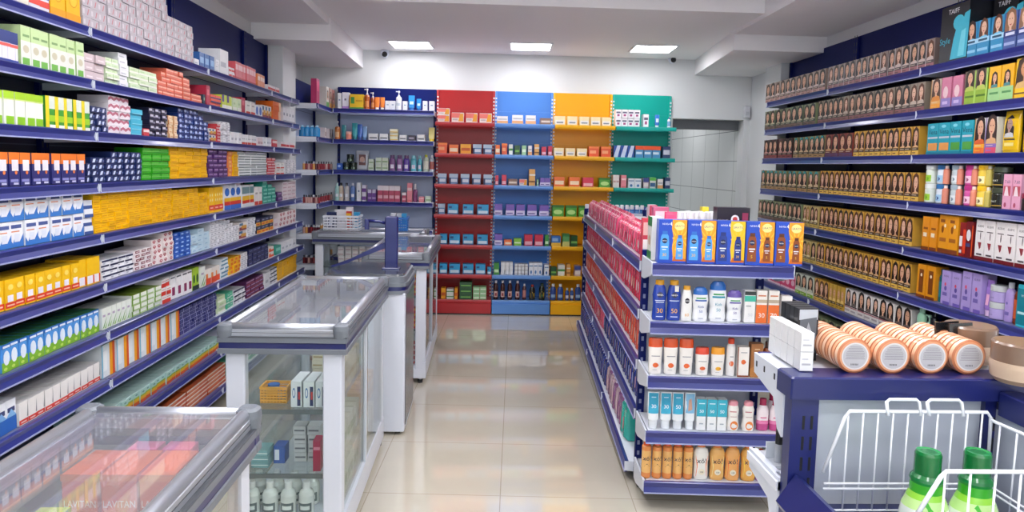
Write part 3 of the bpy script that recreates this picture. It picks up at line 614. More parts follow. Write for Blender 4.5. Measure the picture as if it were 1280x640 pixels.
# artwork: base colour, decorations, top colour
D = {
 'grey': ('#b9b2b8', [('r', .08, .3, .25, .75, '#cfc9ce'), ('p', [(.55, .2), (.65, .2), (.8, .8), (.7, .8)], '#c2757c')]),
 'yhex': ('#f3b40c', [('r', 0, 1, 0, .25, '#f09a10'), ('e', .5, .66, .3, .24, '#d99a08'), ('e', .5, .66, .25, .2, '#f5c23a')]),
 'cream': ('#d9d3c4', [('r', .1, .9, .6, .8, '#b8ad90')]),
 'redblue': ('#dcdce6', [('r', 0, 1, .55, 1, '#3a4a9a'), ('r', 0, 1, .2, .45, '#d8463c')]),
 'bluebox': ('#3465a8', [('r', .15, .85, .3, .7, '#8fb6dd')]),
 'white': (W_, [('r', .12, .7, .3, .5, '#b9bcc6')]),
 'whitebar': (W_, [('r', 0, 1, 0, .22, '#cf4a3c'), ('r', .15, .8, .5, .6, '#b3b6bf')]),
 'redpink': ('#e0626c', [('r', .1, .9, .55, .85, '#f3c0c6'), ('r', 0, 1, 0, .15, '#c23040')]),
 'redwhite': ('#e6dfe2', [('r', 0, 1, .2, .6, '#cc3a3c')]),
 'orange3': ('#e58a5c', [('r', .1, .9, .5, .8, '#f5d8c8')]),
 'bwr': ('#e4e2ec', [('r', 0, 1, .62, 1, '#33407e'), ('r', 0, 1, .5, .6, '#e0605a'), ('r', 0, 1, 0, .1, '#3a4a9a'), ('r', .6, .64, .1, .5, '#b8b6c8')]),
 'pgreen': ('#c3dba0', [('r', 0, 1, .0, .62, '#dfe0d8'), ('e', .5, .42, .3, .1, '#c9c3a8'), ('r', .2, .85, .72, .78, '#7fa268'), ('r', .12, .82, .03, .2, '#6fb04a')]),
 'pinkgrey': ('#cbb9bc', [('r', .2, .8, .3, .5, '#e1d4d6'), ('r', 0, 1, 0, .08, '#7d6a70')]),
 'palegreen': ('#cfe0bb', [('r', 0, 1, 0, .3, '#e8eadf'), ('r', .15, .6, .5, .65, '#b1cc98')]),
 'orangebox': ('#e2735a', [('r', .05, .95, .55, .8, '#f2bfa8'), ('r', 0, 1, 0, .1, '#b84a38')]),
 'darkgreen': ('#1f3b4a', [('r', .3, .7, .4, .7, '#9dc7a0')]),
 'crimson': ('#b03048', [('r', .2, .8, .5, .8, '#d8707c')]),
 'navyor': ('#e3654a', [('r', 0, 1, 0, .35, '#2c3a78')]),
 'limepur': ('#c8d84a', [('r', 0, 1, 0, .3, '#efeee8'), ('r', 0, .4, .5, 1, '#5a4a90')]),
 'whitered': ('#e5e2de', [('r', 0, 1, 0, .2, '#d04430'), ('r', .2, .8, .6, .7, '#a9a9a4')]),
 'bluebot': ('#dfe4ee', [('e', .5, .5, .35, .4, '#4f74c4')]),
 'orange': ('#e26a1c', [('r', .75, 1, 0, 1, '#efc9a4')]),
 'lime': ('#e9ece0', [('r', 0, 1, .78, 1, '#a4cf28'), ('r', 0, 1, .74, .78, '#cfe08a'), ('r', .18, .92, .0, .25, '#86bf1e')], '#a4cf28'),
 'ystripe': ('#3f9a34', [('r', 0, .38, 0, 1, '#e3cf1c'), ('r', .38, 1, .6, 1, '#d5ddd2'), ('r', .38, 1, .2, .4, '#9ccc2c'), ('r', .38, 1, 0, .1, '#e8ece4')]),
 'navyw': ('#1b2a5a', [('p', [(.2, .15), (.55, .2), (.7, .8), (.35, .75)], '#c9d2e6'), ('r', .75, .95, .3, .6, '#5a6a9a')]),
 'wave': ('#e6dde2', [('p', [(0, .3), (.25, .6), (.5, .3), (.75, .6), (1, .35), (1, .75), (.75, .95), (.5, .7), (.25, .95), (0, .7)], '#b66a7c')]),
 'cyan': ('#46b4d2', [('r', .1, .9, .1, .2, '#9bdcea')]),
 'darkw': ('#23233c', [('r', .1, .6, .45, .85, '#c9c8d6'), ('r', .6, .95, .3, .6, '#85839a')]),
 'creamor': ('#ecd4b4', [('r', 0, .25, 0, 1, '#b8752a'), ('r', .4, .9, .3, .5, '#d9a77c')]),
 'navyblue': ('#1b3474', [('e', .35, .55, .22, .3, '#b8c8ea'), ('r', .6, .9, .3, .5, '#7f98d0')]),
 'whiteb': (W_, [('r', 0, 1, 0, .12, '#a9acb6'), ('r', .1, .5, .45, .65, '#9a9da8')]),
 'otop': ('#2c2f6e', [('r', 0, 1, .66, 1, '#ea7a2c'), ('r', .25, .85, .45, .78, '#e2dfe6'), ('e', .62, .4, .12, .06, '#e07a40'), ('r', .1, .8, .12, .2, '#8a8cc4'), ('r', .35, .8, .04, .1, '#c9cbe4')], '#ea7a2c'),
 'green': ('#32a01e', [('r', 0, 1, .44, .52, '#8ad46a'), ('r', .1, .8, .6, .8, '#58bc3c')]),
 'yellow': ('#f4bb0a', [('r', .1, .8, .35, .5, '#dd9408'), ('r', 0, 1, 0, .07, '#c98408')]),
 'purple': ('#4e2a68', [('r', .15, .85, .45, .75, '#a88ab8'), ('r', .1, .6, .2, .3, '#7c5a98')]),
 'orangecol': ('#ef8a4c', [('e', .5, .5, .3, .3, '#f6c070')]),
 'wgreen': ('#e6eaea', [('r', 0, 1, .0, .28, '#4a6660')]),
 'redw': ('#c9434a', [('r', 0, 1, .5, .85, '#ecd2d2')]),
 'whblue': ('#eceef4', [('p', [(0, 0), (1, 0), (1, .5), (.7, .2), (.45, .5), (.2, .15), (0, .35)], '#3b78c4'), ('r', .1, .85, .72, .86, '#4a5a94'), ('r', .1, .7, .58, .62, '#e08a5a'), ('r', .3, .7, .2, .5, '#dfe4f0')]),
 'wnavy': ('#e9ebf2', [('r', 0, 1, .0, .4, '#39518c')]),
 'ydots': ('#f3bd14', [('e', .3, .7, .1, .06, '#fbe9a8'), ('e', .7, .7, .1, .06, '#fbe9a8'), ('e', .3, .5, .1, .06, '#fbe9a8'), ('e', .7, .5, .1, .06, '#fbe9a8'), ('r', 0, 1, .1, .3, '#d83a24'), ('r', .2, .8, .16, .22, '#f0b8a8')]),
 'bluewy': ('#e7eaf2', [('e', .5, .68, .4, .16, '#2f6cc2'), ('r', 0, 1, .32, .46, '#f0bd20'), ('r', 0, 1, .18, .32, '#d83a24'), ('r', 0, 1, 0, .18, '#3a6cc0')]),
 'greyred': ('#dfe3e4', [('r', 0, 1, .6, .9, '#6d8f94'), ('r', 0, 1, .3, .5, '#f0bd20'), ('r', 0, 1, .16, .3, '#d83a24')]),
 'teal': ('#2a9d88', [('r', .1, .9, .4, .75, '#8fd4c4')]),
 'pinkwh': ('#e6dadd', [('r', .1, .9, .2, .5, '#c9a9b0')]),
 'yred': ('#f2be18', [('r', 0, 1, .06, .24, '#d9391f'), ('r', .15, .85, .12, .17, '#f2c0a8'), ('r', .2, .75, .26, .48, '#e6e2ee'), ('e', .5, .74, .25, .1, '#f7d866')], '#f2be18'),
 'ywhite': ('#f2be18', [('r', .0, .8, .05, .35, '#e6e2ea'), ('r', .82, 1, .05, .35, '#d9391f')], '#f2be18'),
 'wnband': ('#e9e9ee', [('r', 0, 1, .62, 1, '#20274a'), ('r', .1, .4, .2, .5, '#b9bcc8')]),
 'maroonw': ('#ece4e6', [('r', .3, 1, .2, .8, '#7c2c3c'), ('r', .45, .9, .4, .6, '#ecdadd')]),
 'emblem': ('#eee2e0', [('p', [(.5, .12), (.8, .55), (.65, .85), (.35, .85), (.2, .55)], '#b4525a'), ('e', .5, .62, .1, .1, '#eee2e0')]),
 'blue': ('#2a5cb8', [('e', .45, .55, .25, .2, '#a8c4ee')]),
 'lblue': ('#c3dcea', [('r', .15, .6, .4, .6, '#8fb8d4')]),
 'multi': ('#e4ddd8', [('r', 0, 1, 0, .4, '#8e3848'), ('r', .3, 1, .2, .6, '#dba23a'), ('r', 0, .5, .6, .9, '#3b6e94')]),
 'navyyel': ('#20294e', [('r', 0, 1, 0, .45, '#efb022'), ('r', .2, .8, .12, .3, '#d8431f'), ('r', .2, .7, .65, .8, '#94a0c0')]),
 'milk': ('#4d93dc', [('r', 0, 1, 0, .36, '#7db42c'), ('r', 0, 1, .84, 1, '#1f62b4'), ('e', .5, .5, .34, .26, '#dfe8f4'), ('e', .35, .12, .2, .06, '#c3dc6a'), ('r', .12, .88, .86, .94, '#dfe8f6')], '#2f6a34'),
 'plantg': ('#e3e8e0', [('p', [(.05, .05), (.35, .1), (.95, .6), (.6, .4)], '#5b9a34'), ('p', [(.4, .05), (.7, .05), (1, .35)], '#86b84a'), ('r', .1, .6, .6, .7, '#b9a9c0')], '#c8ccc8'),
 'limew': ('#e9ede3', [('r', 0, 1, 0, .3, '#a9c48a'), ('r', 0, .18, 0, 1, '#6f9a30')], '#7d9a1e'),
 'redbase': ('#e9e6e4', [('r', 0, 1, 0, .5, '#cf3a2c'), ('r', .1, .9, .7, .76, '#c86a60')]),
 'winebox': ('#eceaec', [('r', .35, .85, .15, .5, '#8e2a5c'), ('r', .1, .9, .88, .94, '#6a6a74')]),
 'limeb': ('#a8cc38', [('e', .5, .5, .3, .2, '#2c5230'), ('r', 0, 1, 0, .2, '#2a3a34')]),
 'rorange': ('#e9e2da', [('r', 0, 1, 0, .4, '#e2512c'), ('r', 0, .4, .4, .7, '#e88a3a')]),
 'bstripe': ('#e6ecf0', [('r', 0, 1, .2, .6, '#5a8aa4')]),
 'yor': ('#f2b61c', [('r', .5, 1, .2, .8, '#e5702c')]),
 'darknavy': ('#232858', [('r', .2, .8, .5, .65, '#8288b8')]),
 'wblue': ('#e9ecf4', [('r', 0, 1, 0, .45, '#2c62b4'), ('r', .15, .85, .6, .75, '#3a4270'), ('p', [(0, .45), (.5, .7), (1, .45)], '#7fb0e0')], '#d9dce2'),
 'wredband': ('#e8e4e2', [('r', 0, 1, .04, .24, '#cf3a2c'), ('r', .2, .8, .1, .16, '#eec8c0'), ('p', [(.85, .3), (1, .9), (1, .3)], '#8c8c90')], '#d4d2d0'),
 'ostripe': ('#dfe6ea', [('r', .7, 1, 0, 1, '#d9501e'), ('r', .6, .82, 0, 1, '#f0a21c'), ('r', .1, .4, .2, .8, '#eef2f4'), ('r', 0, .08, 0, 1, '#6fb8d8')]),
 'netnavy': ('#2b2f74', [('r', 0, 1, .0, .1, '#b9bcdc'), ('r', .45, .52, 0, 1, '#b9bcdc'), ('r', 0, .3, .55, .62, '#9a9ed0')]),
 'tealw': ('#54b894', [('r', 0, 1, .0, .2, '#e3efe8'), ('r', .2, .7, .5, .7, '#b9e2d0')]),
 'purpred': ('#5c2a5a', [('r', .1, .9, .55, .8, '#c09ac0'), ('r', 0, 1, 0, .2, '#a83040')]),
 'tealorange': ('#a9ccc8', [('r', 0, 1, 0, .25, '#d8582c'), ('r', 0, 1, .25, .5, '#e6b022'), ('r', 0, 1, .5, .62, '#8fb440'), ('e', .5, .8, .2, .06, '#5f8f8c')], '#b4d2cc'),
 'paste': ('#c9552c', [('r', 0, 1, .62, 1, '#ecd8cc'), ('r', .1, .6, .25, .5, '#e08a5c')], '#d86a3a'),
}
_R = {}
def cart(key, w, d, h, name):
    k = (key, round(w, 4), round(d, 3), round(h, 4), name)
    if k not in _R:
        q = D[key]; _R[k] = proto(name, carton(w, d, h, q[0], q[1], q[2] if len(q) > 2 else None)); PR.append(_R[k])
    return _R[k]
def stack(key, name, label, cat, y0, y1, n, ms, H, z, xf, rz, d=.13, mx=None, axis='x', jit=.009, layers=1, sgn=1):
    """rows of cartons: along y (wall shelves) or x (back shelves); ms = rows high per column; xf = front plane"""
    if isinstance(ms, int): ms = [ms] * n
    m = mx or max(ms); w = abs(y1 - y0) / n; h = H / m; lo = min(y0, y1)
    ks = [key] + [q for q in (key + '_b', key + '_c', key + '_d') if q in D]
    for i in range(n):
        src = cart(random.choice(ks), w * .985, d, h * .985, name)
        k = i if y1 >= y0 else n - 1 - i
        for L in range(layers):
            for j in range(ms[k]):
                a = lo + w * (i + .5); b = (d / 2 + .004 + random.uniform(0, jit) + L * (d + .003))
                dz = z + h * j + .0008
                r = rz + random.uniform(-.035, .035) * (H / m < .06 and w < .06)
                if axis == 'x': put(src, (xf + sgn * b, a, dz), r, label, cat, label)
                else: put(src, (a, xf + b, dz), r, label, cat, label)
# ---- left wall: level, x0, x1, columns, rows, height px, artwork, name, description[, depth, layers]
def left(k, x0, x1, n, m, hp, key, name, desc, d=.13, layers=1, mx=None):
    X = XLL[k] - .016; z = ZL[k]
    def Y(px):
        t = 200.0
        for _ in range(6): q = on_x(px, t, X); t = to_px(X, q.y, z)[1]
        return q.y
    y0, y1 = Y(x0), Y(x1); H = hp * (y0 + y1) / 2 / FPX
    stack(key, name, '%s, %s shelf, left wall' % (desc, ORD[k]), 'box', y0, y1, n, m, H, z, X, PI / 2, d, mx, sgn=-1, layers=layers)
mb, tb, ob, vb, sb, hb = 'medicine_box', 'tablet_box', 'ointment_box', 'vitamin_box', 'syrup_box', 'supplement_box'
LEFT = [
 (0, -30, 38, 4, 1, 30, 'cream', mb, 'cream carton near the yellow box'), (0, 38, 66, 2, 1, 30, 'redblue', mb, 'white carton with red and blue bands'),
 (0, 66, 104, 2, 1, 42, 'yhex', vb, 'tall yellow carton with honeycomb print'), (0, 105, 212, 12, [6, 6, 6, 7, 7, 7, 7, 7, 7, 8, 8, 8], 88, 'grey', tb, 'small grey carton in the big grey wall of cartons'),
 (0, 212, 244, 4, 6, 46, 'grey', tb, 'small grey carton at the lower end of the grey wall'), (0, 245, 251, 1, 1, 8, 'white', mb, 'flat white carton beside the grey cartons'),
 (0, 252, 270, 3, 1, 18, 'bluebox', mb, 'blue carton beyond the grey cartons'), (0, 271, 275, 1, 3, 15, 'white', mb, 'white carton in a short stack behind the blue ones'),
 (0, 276, 287, 1, 1, 30, 'white', sb, 'tall white upright carton'), (0, 288, 295, 2, 2, 12, 'redwhite', ob, 'small red and white carton beside the tall white one'),
 (0, 296, 322, 8, 1, 21, 'redpink', ob, 'upright pink and red carton in a row'), (0, 323, 333, 3, 1, 16, 'orange3', ob, 'peach carton at the end of the pink row'),
 (0, 336, 350, 3, 1, 7, 'redwhite', ob, 'tiny red and white carton near the column'),
 (1, -18, 28, 4, 1, 38, 'bwr', vb, 'white carton with navy, red and blue bands'), (1, 29, 108, 7, 1, 45, 'pgreen', vb, 'tall pale green carton with small green square'),
 (1, 109, 134, 2, 3, 31, 'pinkgrey', tb, 'pinkish grey carton in a stack of three'), (1, 135, 151, 2, 5, 31, 'palegreen', tb, 'pale green flat carton in a stack of five'),
 (1, 152, 163, 1, 6, 40, 'white', tb, 'white carton in the tallest column'), (1, 164, 198, 3, 4, 25, 'palegreen', tb, 'pale green flat carton in the lower stack of four'),
 (1, 199, 240, 8, [3, 5, 6, 6, 6, 6, 5, 5], 33, 'orangebox', tb, 'small orange carton in the stepped pile'), (1, 241, 254, 2, 2, 10, 'orangebox', tb, 'small orange carton in the low pile of two rows'),
 (1, 255, 258, 1, 1, 12, 'darkgreen', ob, 'small dark carton beside the upright crimson one'), (1, 259, 264, 1, 1, 24, 'crimson', sb, 'upright crimson carton'),
 (1, 265, 278, 2, 3, 14, 'navyor', ob, 'orange and navy carton in a low stack'), (1, 280, 292, 2, 1, 17, 'limepur', vb, 'lime and purple carton'),
 (1, 293, 303, 2, 1, 16, 'palegreen', vb, 'upright pale green carton next to the lime ones'), (1, 304, 309, 1, 1, 19, 'crimson', vb, 'upright dark red carton between two white groups'),
 (1, 310, 320, 2, 1, 16, 'whitered', vb, 'white carton with red foot'), (1, 321, 329, 2, 1, 13, 'bluebot', ob, 'white carton with blue oval'),
 (1, 330, 341, 3, 1, 15, 'multi', ob, 'small many-coloured carton'), (1, 342, 352, 1, 4, 22, 'orange', sb, 'orange carton in a stack by the column'),
 (1, 355, 370, 4, 1, 17, 'whiteb', tb, 'white carton with grey print at the shelf end'),
 (2, -20, 59, 6, 1, 40, 'lime', vb, 'tall white carton with lime top and lime square'), (2, 60, 114, 5, 1, 37, 'ystripe', vb, 'green carton with a yellow stripe down one side'),
 (2, 115, 137, 3, 4, 30, 'navyw', tb, 'navy carton with white script in the first stack'), (2, 138, 165, 2, 5, 44, 'wave', tb, 'white carton with a dusky pink wave'),
 (2, 166, 180, 1, 5, 31, 'cyan', tb, 'cyan carton in a stack'), (2, 181, 188, 1, 1, 9, 'redw', ob, 'small red carton at the foot of the dark stack'),
 (2, 189, 211, 3, 5, 34, 'darkw', tb, 'black and white carton in the stack'), (2, 212, 224, 2, 5, 27, 'creamor', tb, 'cream and brown carton in a stack of five'),
 (2, 225, 262, 6, [6, 6, 6, 6, 5, 4], 36, 'navyblue', tb, 'dark blue carton with pale oval'), (2, 263, 272, 2, 2, 16, 'multi', ob, 'small blue and orange carton by the dark blue pile'),
 (2, 273, 277, 1, 6, 22, 'redw', ob, 'small red carton in a thin column'), (2, 278, 289, 2, 8, 25, 'whiteb', tb, 'thin white carton in a stack of eight'),
 (2, 291, 303, 3, 1, 14, 'white', ob, 'upright white carton next to the thin stack'), (2, 304, 322, 8, 1, 12, 'whitebar', ob, 'upright white carton with red foot'),
 (2, 323, 330, 2, 1, 10, 'pinkwh', ob, 'grey pink carton'), (2, 331, 341, 3, 1, 11, 'white', ob, 'small white upright carton before the column'), (2, 342, 348, 1, 1, 9, 'redw', ob, 'small red carton before the column'), (2, 352, 370, 5, 1, 7, 'redwhite', ob, 'tiny red and white carton on the column stub'),
 (3, -14, 110, 10, 1, 39, 'otop', vb, 'navy carton with orange top and white panel'), (3, 111, 116, 1, 3, 24, 'navyw', tb, 'navy and white carton beside the orange-topped row'),
 (3, 117, 179, 8, [4, 4, 4, 5, 5, 5, 5, 5], 36, 'navyw', tb, 'navy carton with white script in the long pile'), (3, 180, 214, 3, 5, 38, 'green', tb, 'bright green carton in a stack of five'),
 (3, 215, 261, 5, 8, 37, 'yellow', tb, 'yellow carton in the block beside the green ones'), (3, 262, 286, 4, 6, 33, 'purple', tb, 'dark purple carton'),
 (3, 287, 292, 1, 6, 30, 'orangecol', tb, 'orange carton in a thin column'), (3, 293, 299, 1, 8, 30, 'yellow', ob, 'yellow carton in a thin column'),
 (3, 300, 335, 5, 9, 28, 'wgreen', tb, 'white carton with dark green stripe'), (3, 336, 345, 2, 6, 20, 'redw', ob, 'red and white carton beside the white stacks'),
 (3, 347, 356, 2, 2, 14, 'whitered', ob, 'cream carton in front of the column'), (3, 358, 371, 3, 5, 17, 'whiteb', tb, 'white carton stacked on the column stub'),
 (4, -20, 107, 8, 2, 62, 'whblue', vb, 'white carton with blue splash, stacked in two rows'), (4, 108, 119, 1, 4, 42, 'wnavy', tb, 'white and navy carton beside the long yellow pile'),
 (4, 120, 217, 13, 9, 47, 'yellow', 'yellow_medicine_box', 'small yellow carton in the long yellow pile'), (4, 218, 250, 5, 7, 35, 'yellow', 'yellow_medicine_box', 'small yellow carton in the middle step of the pile'), (4, 251, 262, 2, 6, 27, 'yellow', 'yellow_medicine_box', 'small yellow carton in the last step of the pile'),
 (4, 263, 281, 3, 1, 31, 'ydots', vb, 'yellow carton with pale dots and red band'), (4, 282, 303, 3, 1, 32, 'bluewy', vb, 'white carton with blue oval and red band'),
 (4, 304, 319, 3, 1, 27, 'greyred', vb, 'grey carton with yellow and red bands'), (4, 320, 329, 2, 1, 22, 'whitered', ob, 'white carton with red foot beside the teal stack'), (4, 330, 346, 3, [6, 5, 4], 27, 'teal', tb, 'teal carton in a stepped stack'),
 (4, 348, 354, 1, 2, 11, 'purple', ob, 'small purple carton by the column'), (4, 355, 371, 3, 5, 22, 'pinkwh', tb, 'pale pink carton on the column stub'),
 (5, -20, 101, 10, 1, 36, 'yred', vb, 'yellow carton with red band and white label'), (5, 102, 128, 3, 1, 34, 'ywhite', vb, 'yellow carton with white foot at the end of its row'),
 (5, 130, 168, 4, 4, 24, 'wnband', tb, 'white carton with navy upper band'), (5, 169, 191, 3, 5, 25, 'maroonw', tb, 'white carton with maroon block'),
 (5, 192, 219, 4, [5, 5, 6, 6], 37, 'emblem', tb, 'white carton with red shield emblem'), (5, 220, 240, 3, 6, 31, 'blue', tb, 'bright blue carton'),
 (5, 241, 264, 3, [4, 5, 4], 28, 'lblue', tb, 'light blue carton'), (5, 265, 283, 4, 7, 32, 'whiteb', tb, 'white carton in the tall white stack'), (5, 284, 300, 4, [6, 5, 4, 4], 28, 'whiteb', tb, 'white carton in the descending white stack'),
 (5, 301, 310, 1, 2, 20, 'multi', ob, 'carton with maroon, yellow and blue print'), (5, 311, 321, 2, 5, 22, 'whiteb', tb, 'thin white carton beside the navy ones'), (5, 322, 343, 4, 2, 18, 'navyyel', tb, 'navy and yellow carton'),
 (5, 344, 349, 1, 1, 12, 'pinkwh', ob, 'small pink and white carton before the column'), (5, 350, 371, 5, 3, 17, 'emblem', ob, 'pale pink carton with small emblem on the column stub'),
 (6, -20, 128, 15, 1, 33, 'milk', sb, 'blue carton with white centre and green meadow foot'), (6, 130, 166, 6, 1, 26, 'plantg', sb, 'white carton with green leaf drawing'),
 (6, 167, 203, 4, 4, 26, 'limew', tb, 'white and lime carton in a stack of four'), (6, 204, 215, 2, 3, 30, 'redbase', tb, 'white carton with red lower half'),
 (6, 216, 242, 4, 1, 29, 'winebox', sb, 'white carton with wine square'), (6, 243, 251, 2, 1, 28, 'limeb', sb, 'lime carton with dark oval'), (6, 252, 258, 1, 1, 26, 'plantg', ob, 'white carton beside the lime ones'),
 (6, 259, 277, 3, 1, 19, 'rorange', ob, 'white carton with red and orange corner'), (6, 278, 287, 2, 5, 24, 'bstripe', tb, 'white carton with steel blue stripe'), (6, 288, 302, 3, 4, 20, 'yor', tb, 'yellow and orange carton'),
 (6, 303, 311, 2, 4, 20, 'whiteb', tb, 'thin white carton near the dark navy pile'), (6, 312, 337, 5, 4, 20, 'darknavy', tb, 'dark navy carton'), (6, 338, 344, 1, 2, 13, 'rorange', ob, 'orange and white carton near the column'),
 (6, 345, 352, 1, 1, 11, 'teal', ob, 'small teal carton near the column'), (6, 353, 371, 4, 1, 12, 'white', ob, 'white carton on the column stub'),
 (7, -30, 25, 4, 1, 42, 'wblue', vb, 'white carton with blue wave foot'), (7, 26, 129, 11, 1, 27, 'wredband', sb, 'white carton with red band along its foot'),
 (7, 131, 226, 7, 1, 38, 'ostripe', vb, 'tall white carton with orange and red side stripe'), (7, 227, 272, 6, 7, 31, 'netnavy', tb, 'small navy carton with white lines'),
 (7, 275, 284, 1, 3, 21, 'palegreen', tb, 'pale green carton beside the navy pile'), (7, 285, 293, 2, 3, 20, 'tealw', tb, 'teal and white carton'), (7, 294, 308, 3, 3, 17, 'wnband', tb, 'white carton with black cap band'),
 (7, 309, 331, 4, 4, 20, 'purpred', tb, 'purple and red carton'), (7, 332, 338, 1, 1, 18, 'white', ob, 'white upright carton beside the purple ones'), (7, 339, 348, 2, 4, 19, 'wnband', tb, 'white and black carton next to the last yellow block'), (7, 349, 372, 4, 6, 21, 'yellow', tb, 'yellow carton in the block at the column'),
 (8, 120, 280, 26, 1, 15, 'tealorange', sb, 'mint carton with yellow and orange foot', .16, 1),
 (9, 205, 284, 3, 5, 26, 'paste', 'toothpaste_box', 'long orange and white toothpaste carton lying stacked', .17), (9, 290, 330, 5, 3, 18, 'tealw', tb, 'teal and white carton seen through the middle glass case'),
]
TBN = {0: 'tablet_carton', 1: 'tablet_box', 2: 'third_shelf_medicine_box', 3: 'medicine_carton', 4: 'medicine_pack', 5: 'sixth_shelf_medicine_box', 6: 'seventh_shelf_medicine_box', 7: 'eighth_shelf_medicine_box', 8: 'tablet_pack', 9: 'tablet_pack'}  # all plain medicine boxes; only the name differs from shelf to shelf
for a in LEFT:
    a = list(a)
    if a[7] == tb: a[7] = TBN[a[0]]
    left(*a)
